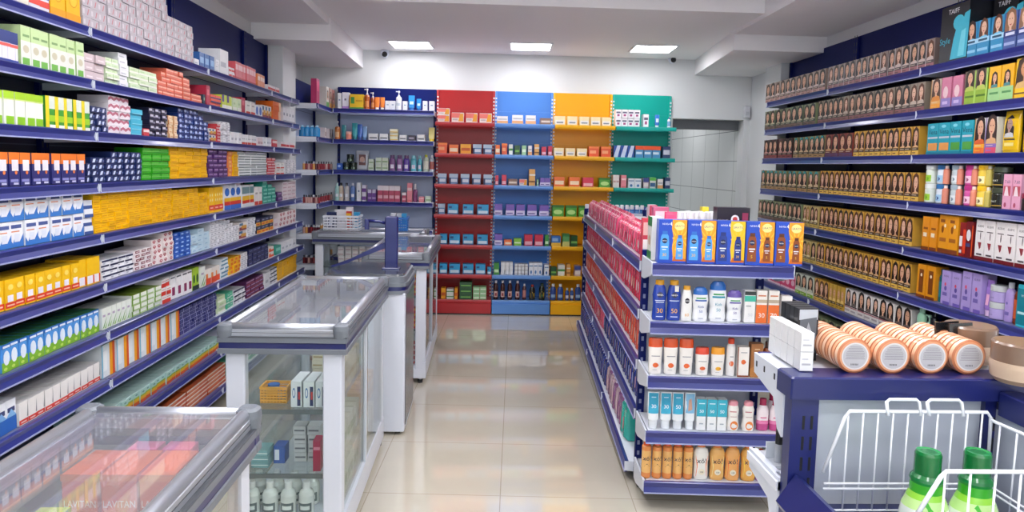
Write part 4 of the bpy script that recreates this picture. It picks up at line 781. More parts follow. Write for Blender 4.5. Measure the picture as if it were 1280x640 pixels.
# ------------------------------------------------------------------ right wall stock
SK, HB = '#d9a888', '#2c1c16'
def hair(base, hairc, cloth, band, band2, txt='#d8c8b0', sk=SK, cz=.68, s=.36, extra=(), edge=None):
    return (base, [('f', .5, cz - .02, s + .05, hairc, sk, cloth), ('r', 0, 1, .155, .26, band2), ('r', 0, 1, 0, .155, band), ('r', .1, .7, .2, .22, txt), ('r', .12, .6, .06, .09, band2), ('r', .0, .05, 0, 1, edge or band2)] + list(extra))
D.update({
 'hairA': hair('#a08c80', '#3a2820', '#d8c4bc', '#c09088', '#6a5048', edge='#ddd2cc'), 'hairB': hair('#8c7a74', '#2c201c', '#d0beb6', '#a0666c', '#4c3e40', edge='#e0dcda'),
 'hairG': hair('#86906c', '#3c2c20', '#b8b090', '#7a5a50', '#3a4438'), 'hairB2': hair('#958878', '#33261e', '#c8b8a8', '#8c5a5c', '#463c38'),
 'hairR': hair('#4c2c2c', '#2a1614', '#c8948c', '#8c3c3c', '#3a1c20'), 'hairT': hair('#8c8c60', '#33261e', '#d0b890', '#b08c5c', '#43382a', extra=[('p', [(.12, .62), (.25, .92), (.5, 1), (.75, .92), (.88, .62), (.7, .86), (.5, .9), (.3, .86)], '#25a3aa')]),
 'hairRed': hair('#8c3a34', '#4c1c14', '#c89c6c', '#5c3c6a', '#6a2c34'),
 'hairGold': hair('#d8a640', '#3a2216', '#d8ae7c', '#e6bc54', '#54402e', cz=.66, s=.42), 'hairGold2': hair('#d8a640', '#46281a', '#c89868', '#e6bc54', '#54402e', cz=.66, s=.42),
 'hairBl': hair('#c8b478', '#a8843c', '#e2d4a8', '#c8ac58', '#7a683c', cz=.66), 'blond': hair('#c8a03c', '#c89c4c', '#e8c878', '#c8a038', '#5a4420', cz=.66),
 'orangeW': hair('#cdbfb0', '#4a3024', '#d98a3c', '#e79a2c', '#e0a860', cz=.74), 'greenW': ('#8fb433', [('p', [(0, .45), (1, .7), (1, 1), (0, 1)], '#6c5c50'), ('f', .45, .78, .34, '#2c1f1a', SK, '#b8c85c'), ('r', .1, .85, .2, .26, '#4f7a1c'), ('r', .85, 1, 0, 1, '#a8cf5c')]),
 'pinkpur': ('#cf7a98', [('r', 0, 1, 0, .3, '#8f80c0'), ('e', .45, .5, .25, .2, '#e8c8cc'), ('r', .2, .7, .1, .2, '#c8b8e0')]), 'yelgrn': ('#f0b41c', [('r', 0, 1, 0, .38, '#9fd08c'), ('f', .5, .66, .24, '#3c2a1c', SK, '#4c8a8c'), ('r', .15, .85, .2, .26, '#5c9a5c')]),
 'yellW': ('#efc21c', [('f', .5, .72, .42, '#3c2a20', '#c88c64', '#d8b070'), ('r', 0, 1, .1, .14, '#7a5a2c')]),
 'vena': ('#1aa0b4', [('t', 'Vena', .5, .72, .16, '#0c3c50'), ('e', .45, .88, .2, .05, '#7fd0dc'), ('r', .1, .95, .5, .56, '#b8c4cc'), ('r', .15, .95, .12, .36, '#d9964c'), ('r', .15, .95, .36, .5, '#189cb0'), ('r', 0, 1, 0, .08, '#0c7c90')]),
 'venag': ('#1aa0b4', [('t', 'Vena', .5, .72, .16, '#0c3c50'), ('e', .45, .88, .2, .05, '#7fd0dc'), ('r', .1, .95, .5, .56, '#b8c4cc'), ('r', .15, .95, .12, .36, '#4c9c3c'), ('r', .15, .95, .36, .5, '#189cb0'), ('r', 0, 1, 0, .08, '#0c7c90')]),
 'womOr': hair('#d4d4cc', '#2c1a18', '#d8622c', '#e8732c', '#efa82c', cz=.74, s=.4), 'womPur': hair('#dcdcd4', '#3c2c28', '#d8a878', '#d8506c', '#8c6cb8', cz=.76, s=.4),
 'dyeblue': ('#2f8fc0', [('f', .5, .78, .36, '#3c2620', SK, '#6fc0e0'), ('r', 0, 1, .36, .5, '#a8d4ea'), ('r', .1, .9, .12, .2, '#8fc8e4'), ('r', .15, .85, .4, .46, '#26506c')]), 'dyenavy': ('#4c62a0', [('f', .5, .78, .38, '#8c6448', '#e0b498', '#8fa4cc'), ('r', 0, 1, .3, .48, '#2c3c7c'), ('r', .15, .85, .36, .44, '#d8dcf0'), ('r', .1, .9, .1, .18, '#9cacd4')]),
 'pinkbx': ('#e0a3bd', [('t', '7.60', .5, .78, .09, '#4c3c60'), ('r', .1, .9, .38, .66, '#b84c5c'), ('p', [(.2, .38), (.35, .64), (.55, .64), (.75, .38)], '#ecdce0'), ('e', .4, .12, .14, .07, '#b04c64')]),
 'whiteW': ('#d8d4d0', [('r', .06, .94, .34, .97, '#e8e4e0'), ('f', .5, .72, .36, '#1c1616', SK, '#6a5c58'), ('r', 0, 1, .3, .345, '#2c2428'), ('r', 0, 1, .24, .28, '#b06470'), ('r', .1, .8, .1, .16, '#a8a0a0')]),
 'whiteW2': ('#c8c4b8', [('f', .5, .7, .36, '#1c1616', SK, '#8a7c70'), ('r', 0, 1, 0, .25, '#d8d4cc')]),
 'pinkW': ('#d83c74', [('e', .5, .6, .35, .25, '#f0b8cc'), ('r', 0, 1, 0, .15, '#f4d4e0')]), 'greenW2': hair('#cfd4c4', '#241c18', '#c8ccb8', '#8ab81c', '#dfe4d4', cz=.7),
 'obox': ('#e59a1c', [('r', 0, 1, 0, .12, '#7c3a14'), ('r', .15, .6, .8, .88, '#8c4c14'), ('e', .4, .62, .12, .1, '#8c4c14'), ('r', .15, .8, .3, .4, '#a8601c'), ('e', .65, .72, .1, .05, '#f4e4c8')]),
 'obox2': ('#e08f1c', [('r', 0, 1, 0, .1, '#7c3a14'), ('r', .2, .8, .62, .68, '#8c4c14'), ('r', .2, .7, .4, .52, '#f0e0c8')]),
 'redbx': ('#8c1c1c', [('r', .55, 1, .1, .8, '#d8401c'), ('r', .05, .5, .3, .6, '#e8e0dc'), ('r', .1, .45, .1, .2, '#d8d0d0')]), 'redbx2': ('#6c141c', [('e', .4, .62, .3, .16, '#e0e0e4'), ('r', .85, 1, .05, .9, '#d8501c'), ('r', .1, .7, .3, .4, '#3c4070')]),
 'elsw': ('#e6e2e0', [('t', 'ELSEVE', .5, .84, .05, '#3c3438'), ('p', [(.3, .44), (.68, .44), (.62, .3), (.5, .26)], '#8c3038'), ('e', .55, .6, .04, .1, '#4c4448'), ('r', .2, .8, .7, .72, '#5c5458'), ('r', .25, .8, .12, .16, '#4c4448'), ('r', 0, 1, 0, .09, '#6c1820')]),
 'elsl': ('#a896d0', [('t', 'ELSEVE', .5, .84, .05, '#3c2c60'), ('e', .45, .6, .1, .05, '#d84c64'), ('e', .5, .48, .14, .07, '#5c4c98'), ('r', .2, .7, .26, .36, '#6c5ca4'), ('r', .3, 1, 0, .1, '#6a58ac')]),
 'amber': ('#dd921c', [('r', .25, .75, .15, .85, '#7c4010'), ('e', .5, .68, .1, .05, '#f0e0c8'), ('r', 0, 1, 0, .08, '#7c3810')]),
 'tealbx': ('#35b4c8', [('r', .0, .75, .05, .9, '#137888'), ('t', 'tri', .38, .75, .07, '#e0f0f4'), ('r', .1, .6, .3, .36, '#b8e0e4')]),
})
for k_ in [q for q in D if any(e[0] == 'f' for e in D[q][1]) and q.startswith(('hair', 'white', 'dye'))]:
    for sfx, hc_, dk, ds in (('_b', None, -.015, .03), ('_c', '#5c3420' if k_ != 'whiteW' else '#241c1c', .01, -.03), ('_d', '#1a1214', 0, .05)):
        q = D[k_]; D[k_ + sfx] = (q[0], [('f', e[1] + dk, e[2], min(.45, e[3] + ds), hc_ or e[4], e[5] if sfx != '_c' else '#e4b89c', e[6]) if e[0] == 'f' else e for e in q[1]])
def ry(px, k, near):
    X = XRR[k] + .014 - (.02 if near else 0); z = ZR[k]; t = 200.0
    for _ in range(6): q = on_x(px, t, X); t = to_px(X, q.y, z)[1]
    return X, q.y
def right(k, x0, x1, n, H, key, name, desc, d=.075, m=1):
    near = x0 >= 1141 + (10 if k < 2 else 0)
    X, a = ry(x0, k, near); _, b = ry(x1, k, near)
    stack(key, name, '%s, %s shelf, right wall' % (desc, ORD[k]), 'box', a, b, n, m, H, ZR[k], X, -PI / 2, d, sgn=1)
def rput(k, px, pr, label, cat='bottle', dz=0, back=.04, group=None, rz=0):
    X, y = ry(px, k, True); full = '%s, %s shelf, right wall' % (label, ORD[k])
    return put(pr, (X + back, y, ZR[k] + dz + .001), -PI / 2 + rz, full, cat, group or full)
hd = 'hair_dye_box'; hc = 'hair_colour_box'
for a in [
 (0, 956, 1030, 11, .165, 'hairA', hd, 'hair dye box with long-haired portrait and pale band'), (0, 1033, 1165, 16, .165, 'hairB', hd, 'dark hair dye box with portrait'),
 (1, 955, 1018, 9, .165, 'hairG', hd, 'olive hair dye box with portrait'), (1, 1020, 1154, 17, .17, 'hairB2', hd, 'grey brown hair dye box with portrait'),
 (2, 953, 989, 6, .165, 'hairR', hd, 'dark red hair dye box with portrait'), (2, 990, 1029, 6, .165, 'hairT', hd, 'hair dye box with turquoise arch over portrait'), (2, 1030, 1064, 4, .165, 'hairRed', hd, 'red and purple hair dye box with portrait'),
 (2, 1065, 1146, 11, .17, 'hairGold', hc, 'golden hair dye box with dark-haired portrait'), (3, 950, 1021, 12, .165, 'hairT', hd, 'hair dye box with turquoise arch over portrait'),
 (3, 1022, 1146, 17, .17, 'hairGold', hc, 'golden hair dye box with dark-haired portrait'), (4, 946, 1000, 10, .165, 'hairG', hd, 'olive hair dye box with portrait'),
 (4, 1001, 1020, 4, .165, 'hairBl', hd, 'pale yellow hair dye box with blonde portrait'), (4, 1023, 1138, 17, .17, 'hairGold2', hc, 'golden hair dye box with brown-haired portrait'),
 (5, 990, 1017, 5, .165, 'hairBl', hd, 'pale yellow hair dye box with blonde portrait'), (5, 1018, 1136, 18, .17, 'hairGold', hc, 'golden hair dye box with dark-haired portrait'),
 (6, 958, 992, 6, .1, 'pinkW', hd, 'small pink hair product box'), (6, 993, 1014, 3, .16, 'greenW2', hd, 'white hair dye box with lime foot'), (6, 1015, 1033, 3, .165, 'hairGold2', hd, 'golden hair dye box beside the blonde ones'),
 (6, 1034, 1052, 4, .165, 'blond', hd, 'yellow hair dye box with blonde portrait'), (6, 1053, 1136, 9, .17, 'whiteW', hc, 'white hair dye box with black-haired portrait'),
 (7, 985, 1050, 8, .16, 'hairG', hd, 'olive hair dye box with portrait'), (7, 1052, 1135, 10, .16, 'whiteW2', hc, 'pale hair dye box with black-haired portrait'),
 (0, 1203, 1251, 3, .18, 'dyeblue', hc, 'light blue hair dye box with portrait'), (0, 1252, 1286, 2, .18, 'dyenavy', hc, 'slate blue hair dye box with blonde portrait'),
 (1, 1161, 1173, 1, .165, 'orangeW', hc, 'orange-footed hair box with portrait'), (1, 1174, 1200, 2, .165, 'pinkpur', hc, 'pink and lilac hair box'), (1, 1201, 1231, 2, .175, 'greenW', hc, 'lime green hair box with portrait'),
 (1, 1232, 1264, 2, .175, 'yelgrn', hc, 'yellow hair box with mint foot'), (1, 1265, 1292, 1, .19, 'yellW', hc, 'bright yellow hair box with large portrait'),
 (2, 1155, 1184, 2, .175, 'vena', hc, 'turquoise hair box with orange jar print'), (2, 1184, 1213, 2, .175, 'venag', hc, 'turquoise hair box with green jar print'), (2, 1214, 1227, 1, .18, 'womOr', hc, 'white and orange hair box with portrait'), (2, 1228, 1242, 1, .18, 'womPur', hc, 'white and purple hair box with portrait'),
 (3, 1250, 1272, 2, .17, 'pinkbx', hc, 'pink hair colour box'),
 (4, 1150, 1168, 2, .19, 'obox2', hc, 'narrow orange hair care box'), (4, 1169, 1194, 2, .21, 'obox', hc, 'tall orange hair care box with brown foot'), (4, 1195, 1203, 1, .18, 'redbx', hc, 'dark red and orange box'), (4, 1204, 1213, 1, .19, 'redbx2', hc, 'dark red box with pale circle'),
 (4, 1214, 1279, 5, .205, 'elsw', hc, 'white hair care box with maroon foot'),
 (5, 1143, 1165, 2, .19, 'amber', hc, 'amber hair care box with brown bottle print'), (5, 1173, 1196, 2, .185, 'elsl', hc, 'lavender hair care box beside the teal bottle'), (5, 1198, 1222, 2, .205, 'elsl', hc, 'taller lavender hair care box'), (5, 1266, 1284, 1, .2, 'tealbx', hc, 'turquoise and teal hair care box'),
]: right(*a)
# large black appliance boxes on the top shelf
for px, w, dd, lb in ((1189, .226, .14, 'large black appliance box with turquoise shirt picture'), (1223, .175, .08, 'second black appliance box behind the light blue hair dye')):
    g = G(); g.box(-w / 2, w / 2, -dd / 2, dd / 2, 0, .30, mat('#16181f', .3)); sf = lambda x, z: -dd / 2
    g.poly(sf, [(-.02, .01), (.11, .01), (.12, .25), (.08, .24), (.06, .19), (.02, .18), (-.0, .12)], '#3fb4cc', .0006)
    g.ell(sf, .035, .2, .045, .04, '#3fb4cc', .0008); g.poly(sf, [(.04, .02), (.09, .02), (.095, .16), (.06, .15)], '#6fd0e0', .0009)
    g.text(sf, 'TAIFF', -.01, .255, .026, '#e8e8ec', .0012); g.text(sf, 'Style', -.07, .10, .034, '#3fb4cc', .0012, rot=False)
    pr = proto('appliance_box', g); PR.append(pr); X, y = ry(px, 0, True)
    put(pr, (X + dd / 2 + (.004 if px < 1200 else .125), y, ZR[0] + .001), -PI / 2, lb + ', top shelf, right wall', 'box')
# jars in two tiers with small peach bottles between them
def two(px, pr, desc, h, cat='jar'):
    for t in (0, 1): rput(3, px, pr, ('upper ' if t else 'lower ') + desc, cat, dz=t * (h + .001))
def jr(lid, body, lab, acc): return jar('hair_cream_jar', .034, .105, body, lid, [('r', .15, .85, .15, .6, lab), ('e', .5, .35, .2, .12, acc)], lidh=.24)
two(1155, jr('#e6ece8', '#dfe8dc', '#9ccc3c', '#6fae2c'), 'white and lime hair cream jar', .105)
two(1169, jr('#2c6ca8', '#dce6f0', '#9cc4e0', '#2c4c8c'), 'white and blue hair cream jar', .105)
two(1187, jr('#9cb0bc', '#c8d4d8', '#dce4e8', '#6c8494'), 'grey hair cream jar', .105)
two(1204, jr('#b8307c', '#d85ca4', '#f0c8dc', '#8c1c54'), 'magenta hair cream jar', .105)
two(1220, jr('#efbf1c', '#f0cf4c', '#f4e8b0', '#4c3c1c'), 'yellow hair cream jar', .105)
two(1241, jar('hair_cream_jar', .042, .1, '#22241c', '#3c4434', [('t', 'TREAT', .5, .45, .12, '#d8d8c8'), ('r', .1, .9, .15, .2, '#c8a040')], lidh=.26), 'black hair cream jar with gold line', .1)
pk = simple_bottle('hair_oil_bottle', .017, .1, '#e08c74', '#f4e0d8', None, neck=.6, caph=.16, capr=.55, shoulder=.75)
yk = simple_bottle('hair_oil_bottle', .017, .1, '#cdbb5c', '#efe8c8', None, neck=.6, caph=.16, capr=.55, shoulder=.75)
for px, b_, ds in ((1176, pk, 'blue'), (1193, pk, 'grey'), (1211, pk, 'magenta'), (1229, yk, 'yellow')):
    for t in (0, 1): rput(3, px, b_, '%s %s bottle beside the %s jars' % ('upper' if t else 'lower', 'straw yellow' if b_ is yk else 'peach', ds), 'bottle', dz=t * .107, back=.022)
rput(3, 1277, jar('hair_cream_jar', .035, .08, '#2a2024', '#8c2c44', lidh=.3), 'dark jar with crimson lid beside the pink boxes', 'jar')
# pouches on the third shelf
pz = soft_pack(.105, .03, .2, '#e8bd14', [('f', .45, .68, .28, '#201816', '#a8887c', '#c8c8c8'), ('r', .15, .85, .3, .34, '#5c4c1c'), ('r', .2, .8, .16, .24, '#f0dc7c')]); PR.append(proto('hair_mask_pouch', pz))
rput(2, 1254, PR[-1], 'yellow pouch with dark-haired portrait beside the purple box', 'pouch'); rput(2, 1280, PR[-1], 'last yellow pouch with dark-haired portrait', 'pouch')
# bottles on sixth and seventh shelves
rput(5, 1168, simple_bottle('shampoo_bottle', .024, .18, '#0f5c64', '#0f4c54', '#137884', flat=.6, ex=2.6), 'dark teal shampoo bottle')
rput(5, 1226, squeeze_tube('hair_cream_tube', .05, .18, '#9c78c8', '#d8b8d8', [('r', .3, .7, .3, .6, '#e0a8c8')]), 'purple tube standing on its cap', 'tube')
lj = jar('hair_mask_jar', .041, .082, '#a898cc', '#b8bcbc', [('t', 'ELSEVE', .5, .4, .1, '#3c2c60')], lidh=.34)
rput(5, 1238, lj, 'lower lavender mask jar with grey lid', 'jar'); rput(5, 1238, lj, 'upper lavender mask jar with grey lid', 'jar', dz=.083)
rput(5, 1251, simple_bottle('hair_spray_bottle', .026, .19, '#a893cf', '#c8ccd4', None, flat=.6, ex=2.6, ds=[('e', .45, .55, .12, .04, '#5c4c98'), ('r', .25, .75, .2, .3, '#6c5ca4')]), 'lavender spray bottle with grey cap')
rput(5, 1261, simple_bottle('hair_serum_bottle', .02, .19, '#6c2c1c', '#4c1418', '#b8542c'), 'brown bottle with dark cap')
rput(6, 1142, simple_bottle('shampoo_bottle', .032, .2, '#9ccfb0', '#a8d8bc', None, flat=.6, ex=2.6, ds=[('e', .5, .4, .22, .07, '#2c3c34')]), 'mint green shampoo bottle with oval badge')
rput(6, 1151, pump_bottle('lotion_bottle', .026, .17, '#a0d4b8', '#b4e0c8', [('e', .5, .35, .22, .08, '#2c3c34')]), 'mint green pump bottle')
rput(6, 1157, simple_bottle('shampoo_bottle', .02, .2, '#1a1c24', '#101218'), 'black shampoo bottle')
for i, (c, nm) in enumerate((('#c8b880', 'cream'), ('#9cb8dc', 'light blue'), ('#d8a03c', 'ochre'), ('#e08c1c', 'light orange'), ('#dc741c', 'orange'), ('#d8641c', 'deep orange'), ('#d85c1c', 'burnt orange'), ('#e8b42c', 'yellow'))):
    g = soft_pack(.058, .03, .15, c, [('e', .5, .36, .25, .12, '#5c2414'), ('e', .5, .36, .14, .06, '#e8d0a8'), ('r', .2, .8, .7, .78, '#f0e0c0')]); p = proto('hair_cream_sachet', g); PR.append(p)
    rput(6, 1164 + 9.4 * i, p, '%s cream pouch with brown oval badge' % nm, 'pouch', back=.03)
# ------------------------------------------------------------------ back wall stock
D.update({
 'flu': ('#e9e0da', [('r', 0, .7, .45, .95, '#e8786c'), ('p', [(.55, .1), (.95, .1), (.95, .9), (.7, .9)], '#e8a02c'), ('r', .1, .5, .2, .35, '#c8b8b8')]),
 'orr': ('#e0582c', [('r', .1, .7, .3, .6, '#f0a070'), ('r', 0, 1, .8, 1, '#f0803c')]), 'orw': ('#e8702c', [('r', .1, .9, .2, .6, '#f0d8b8')]), 'yor2': ('#eba21c', [('r', .1, .9, .3, .6, '#c85c1c')]),
 'bw': ('#5f86b4', [('r', 0, 1, .62, 1, '#aebfd2'), ('r', .1, .9, .2, .5, '#cdd4e0'), ('r', 0, .2, 0, .6, '#20305c')]), 'cyb': ('#2c9cd0', [('r', .1, .9, .12, .4, '#cfe6f2'), ('r', 0, 1, 0, .1, '#205c94'), ('r', .1, .4, .6, .8, '#1c4c80')]),
 'purw': ('#7a5cb4', [('r', 0, 1, .05, .45, '#d8cfe6'), ('r', .1, .8, .15, .25, '#6c5498')]), 'ywx': ('#efdfae', [('r', .1, .9, .1, .55, '#e4e4e4'), ('r', .2, .8, .2, .35, '#7c8c9c')]), 'whor': ('#e9e6e4', [('r', 0, 1, 0, .35, '#e8a870'), ('r', .1, .9, .5, .65, '#b4b4bc')]),
 'brn': ('#8a6a5c', [('r', .1, .9, .3, .6, '#d8c8b8')]), 'lime2': ('#86c43c', [('r', .1, .9, .3, .5, '#e0f0c8')]), 'redp': ('#d0304c', [('r', .1, .9, .1, .4, '#eab4bc')]), 'grn': ('#3a8c34', [('r', .1, .9, .2, .45, '#c8e4b8')]), 'grn2': ('#4ca034', [('e', .5, .4, .38, .22, '#b8e08c'), ('r', 0, 1, .8, 1, '#2f7428')]),
 'dkgrn': ('#1f5228', [('r', .1, .9, .3, .5, '#74b050')]), 'ltgrn': ('#9ccc98', [('r', .1, .9, .3, .6, '#e0efdc')]), 'wgrid': ('#e6e8ea', [('r', 0, 1, .1, .14, '#a8b0b8'), ('r', .48, .52, 0, 1, '#a8b0b8')]), 'wblk': ('#e4e6e8', [('r', 0, 1, .3, .4, '#33363c'), ('r', .45, .55, 0, 1, '#33363c')]), 'wbl3': ('#e6eaf0', [('e', .5, .25, .2, .15, '#4c7cb4'), ('r', .1, .9, .7, .8, '#7090b8')]),
 'blgr': ('#2c6cb8', [('r', 0, 1, 0, .35, '#e0b43c'), ('r', .1, .7, .5, .8, '#90b8e0')]), 'gryel': ('#58a060', [('r', 0, 1, .0, .4, '#c8cc7c'), ('r', 0, 1, .8, 1, '#2c7c3c')]), 'wgrn': ('#e4e8e0', [('r', 0, 1, .4, .6, '#4c9848')]), 'orst': ('#e0a85c', [('r', 0, 1, .2, .3, '#7c4c24'), ('r', 0, 1, .6, .7, '#e8e0d4')]),
 'wpur': ('#eceaee', [('r', .15, .85, .55, .75, '#5c5c70'), ('r', .3, .7, .2, .45, '#a04c7c')]), 'blwt': ('#2450a0', [('p', [(0, 0), (.6, 0), (1, 1), (.5, 1)], '#c8d4ea')]), 'ortb': ('#4c90c0', [('r', 0, 1, .68, 1, '#e8582c'), ('r', .1, .8, .3, .5, '#d0e4f0')]), 'nvw': ('#33446c', [('r', .1, .9, .3, .7, '#c8ccd8')]),
 'mul': ('#c8b4bc', [('r', 0, 1, .6, 1, '#3c4c8c'), ('r', .1, .9, .15, .5, '#e4dcd8')]), 'grnm': ('#d8dcd4', [('r', 0, 1, .7, 1, '#5cb84c'), ('r', .1, .9, .15, .5, '#2c5c8c')]), 'creamx': ('#e4dcd4', [('r', .1, .9, .4, .55, '#c8a49c')]),
 'ybx': ('#efc024', [('r', .1, .35, .35, .8, '#3c8c3c'), ('r', 0, 1, 0, .1, '#5ca03c'), ('r', .45, .9, .5, .6, '#c89018')]), 'wpb': ('#e8e6ee', [('r', 0, 1, 0, .14, '#a87cc0'), ('r', .35, .6, .5, .62, '#6c6c80')]), 'wlow': ('#e6e6e4', [('r', .1, .9, .2, .45, '#7c8084')]), 'wyl': ('#e8e4c8', [('r', 0, 1, .1, .3, '#e0b83c')]), 'dkl': ('#3c3440', [('r', .1, .8, .3, .6, '#a8a0b0')]), 'pnk': ('#e88a94', [('r', .1, .9, .6, .75, '#f4d0d0'), ('r', .1, .9, 0, .12, '#d8606c')]),
 'wpur2': ('#e4e0ea', [('r', 0, 1, .15, .6, '#6c3c8c')]), 'pur2': ('#6c3c90', [('r', .1, .9, .7, 1, '#d8d0e4'), ('r', .1, .9, .2, .35, '#b49ccc')]), 'pnkw': ('#b84460', [('r', 0, 1, .7, 1, '#e8dce0'), ('r', .1, .9, .2, .4, '#e0a8b4')]), 'wht2': ('#e6e8ec', [('r', .3, .7, .5, .6, '#8090b0')]), 'pgr': ('#ccd8c4', [('r', .1, .9, .3, .5, '#88a878')]), 'orcl': ('#e4724c', [('r', .1, .9, .3, .6, '#f0c8b4')]),
})
YF = YB - .03 - .25 + .014
def bx(row, zs, x0, x1, hp, key, desc, where, name='medicine_box', m=1, n=1, d=.1, Y=YF):
    z = zs[row]; t = 200.0; a = on_y(x0, 250, Y)
    for _ in range(5): a = on_y(x0, t, Y); t = to_px(Y * 0 + a.x, Y, z)[1]
    b = on_y(x1, t, Y)
    stack(key, name, '%s, %s shelf of the %s' % (desc, ORD[row], where), 'box', a.x, b.x, n, m, hp * Y / FPX, z, Y, 0, d, axis='y', jit=.01)
RB_, BB_, YB_, TB_ = 'red bay', 'light blue bay', 'yellow bay', 'teal bay'
for a in [
 (0, ZB, 547, 562, 17, 'flu', 'white, orange and pink box in the double stack', RB_, 'flu_remedy_box', 2), (0, ZB, 564, 580, 12, 'flu', 'white and orange box, first single one', RB_, 'flu_remedy_box'), (0, ZB, 582, 597, 12, 'flu', 'white and orange box, second single one', RB_, 'flu_remedy_box'), (0, ZB, 599, 615, 12, 'flu', 'white and orange box at the blue bay side', RB_, 'flu_remedy_box'),
 (1, ZB, 547, 559, 13, 'orr', 'orange red box', RB_), (1, ZB, 561, 573, 11, 'orw', 'orange and cream box', RB_), (1, ZB, 575, 589, 12, 'yor2', 'yellow and orange box', RB_), (1, ZB, 591, 602, 12, 'bw', 'light blue and white box beside the yellow one', RB_), (1, ZB, 604, 615, 12, 'bw', 'light blue and white box at the bay end', RB_)]: bx(*a)
for i in range(5): bx(2, ZB, 547 + 14.3 * i, 558 + 14.3 * i, 13, 'bw', 'grey blue box in the evenly spaced row of five', RB_)
for r_, q, k in ((3, [(547, 556, 'bw'), (559, 573, 'cyb'), (578, 592, 'cyb'), (596, 611, 'cyb')], 0), (4, [(549, 559, 'cyb'), (561, 575, 'cyb'), (578, 592, 'cyb'), (596, 610, 'cyb')], 0), (5, [(549, 559, 'cyb'), (561, 575, 'cyb'), (578, 592, 'cyb'), (594, 607, 'cyb'), (609, 614, 'cyb')], 0)):
    for x0, x1, kk in q: bx(r_, ZB, x0, x1, 13 if x1 - x0 > 6 else 9, kk, 'cyan and white box' if kk == 'cyb' else 'grey blue box before the cyan ones', RB_, 'nutrition_box')
for a in [
 (6, ZB, 551, 557, 14, 'yor2', 'yellow box at the case side', RB_), (6, ZB, 558, 567, 13, 'wgrn', 'white and green box', RB_, 'medicine_box', 2), (6, ZB, 568, 572, 14, 'yor2', 'thin yellow box beside the white and green ones', RB_), (6, ZB, 574, 590, 22, 'dkgrn', 'dark green box in the stack of three', RB_, 'tea_box', 3), (6, ZB, 591, 608, 16, 'ltgrn', 'light green box in the stack', RB_, 'tea_box', 3, 2),
 (0, ZB, 621, 635, 9, 'whor', 'white and orange box, first', BB_), (0, ZB, 640, 654, 11, 'whor', 'white and orange box, second', BB_), (0, ZB, 657, 670, 11, 'whor', 'white and orange box, third', BB_), (0, ZB, 675, 689, 8, 'brn', 'low brown box', BB_),
 (1, ZB, 619, 625, 12, 'orw', 'small orange and cream box', BB_), (1, ZB, 627, 634, 14, 'orr', 'orange box second in the row', BB_), (1, ZB, 636, 641, 13, 'wgrn', 'white box with green band', BB_), (1, ZB, 643, 650, 12, 'dkgrn', 'dark green box', BB_), (1, ZB, 652, 658, 12, 'ltgrn', 'light green box', BB_), (1, ZB, 660, 665, 12, 'whor', 'cream box with orange foot', BB_), (1, ZB, 668, 674, 14, 'orst', 'orange striped box', BB_), (1, ZB, 677, 683, 11, 'redp', 'red box', BB_), (1, ZB, 685, 690, 12, 'redp', 'last red box', BB_),
 (2, ZB, 619, 623, 12, 'redp', 'thin red box', BB_), (2, ZB, 627, 633, 13, 'redp', 'wider red box', BB_), (2, ZB, 635, 647, 8, 'brn', 'flat brown box', BB_), (2, ZB, 649, 659, 8, 'flu', 'flat red and white box', BB_), (2, ZB, 661, 669, 21, 'orst', 'tall cream and brown carton', BB_), (2, ZB, 671, 673, 8, 'ltgrn', 'slim green box', BB_), (2, ZB, 675, 688, 10, 'purw', 'purple and white box', BB_, 'medicine_box', 1, 2)]: bx(*a)
for x0, x1 in ((618, 628), (632, 643), (645, 656), (659, 671), (674, 686)): bx(3, ZB, x0, x1, 14, 'purw', 'purple and white box in the row of five', BB_, 'nutrition_box')
for a in [
 (4, ZB, 618, 628, 14, 'purw', 'purple and white box', BB_), (4, ZB, 630, 640, 7, 'orw', 'flat orange box', BB_), (4, ZB, 642, 652, 9, 'lime2', 'flat lime box', BB_), (4, ZB, 655, 666, 14, 'redp', 'red and pink box, first', BB_), (4, ZB, 668, 679, 14, 'redp', 'red and pink box, second', BB_), (4, ZB, 681, 686, 14, 'grn', 'narrow green box', BB_),
 (5, ZB, 617, 624, 15, 'grn', 'green box', BB_), (5, ZB, 626, 641, 16, 'wgrid', 'white box with grey lines', BB_, 'gauze_box', 3, 3), (5, ZB, 643, 660, 14, 'wblk', 'white box with black lines', BB_, 'gauze_box', 3, 2), (5, ZB, 661, 678, 16, 'wbl3', 'white box with blue drop', BB_, 'gauze_box', 1, 3), (5, ZB, 680, 686, 14, 'wbl3', 'white and blue box at the yellow bay side', BB_)]: bx(*a)
for i, (x0, x1) in enumerate(((693, 707), (709, 722), (724, 737), (738, 751), (752, 764))): bx(0, ZB, x0, x1, 11, 'ywx', 'pale yellow and white box in the row of five', YB_, 'supplement_carton')
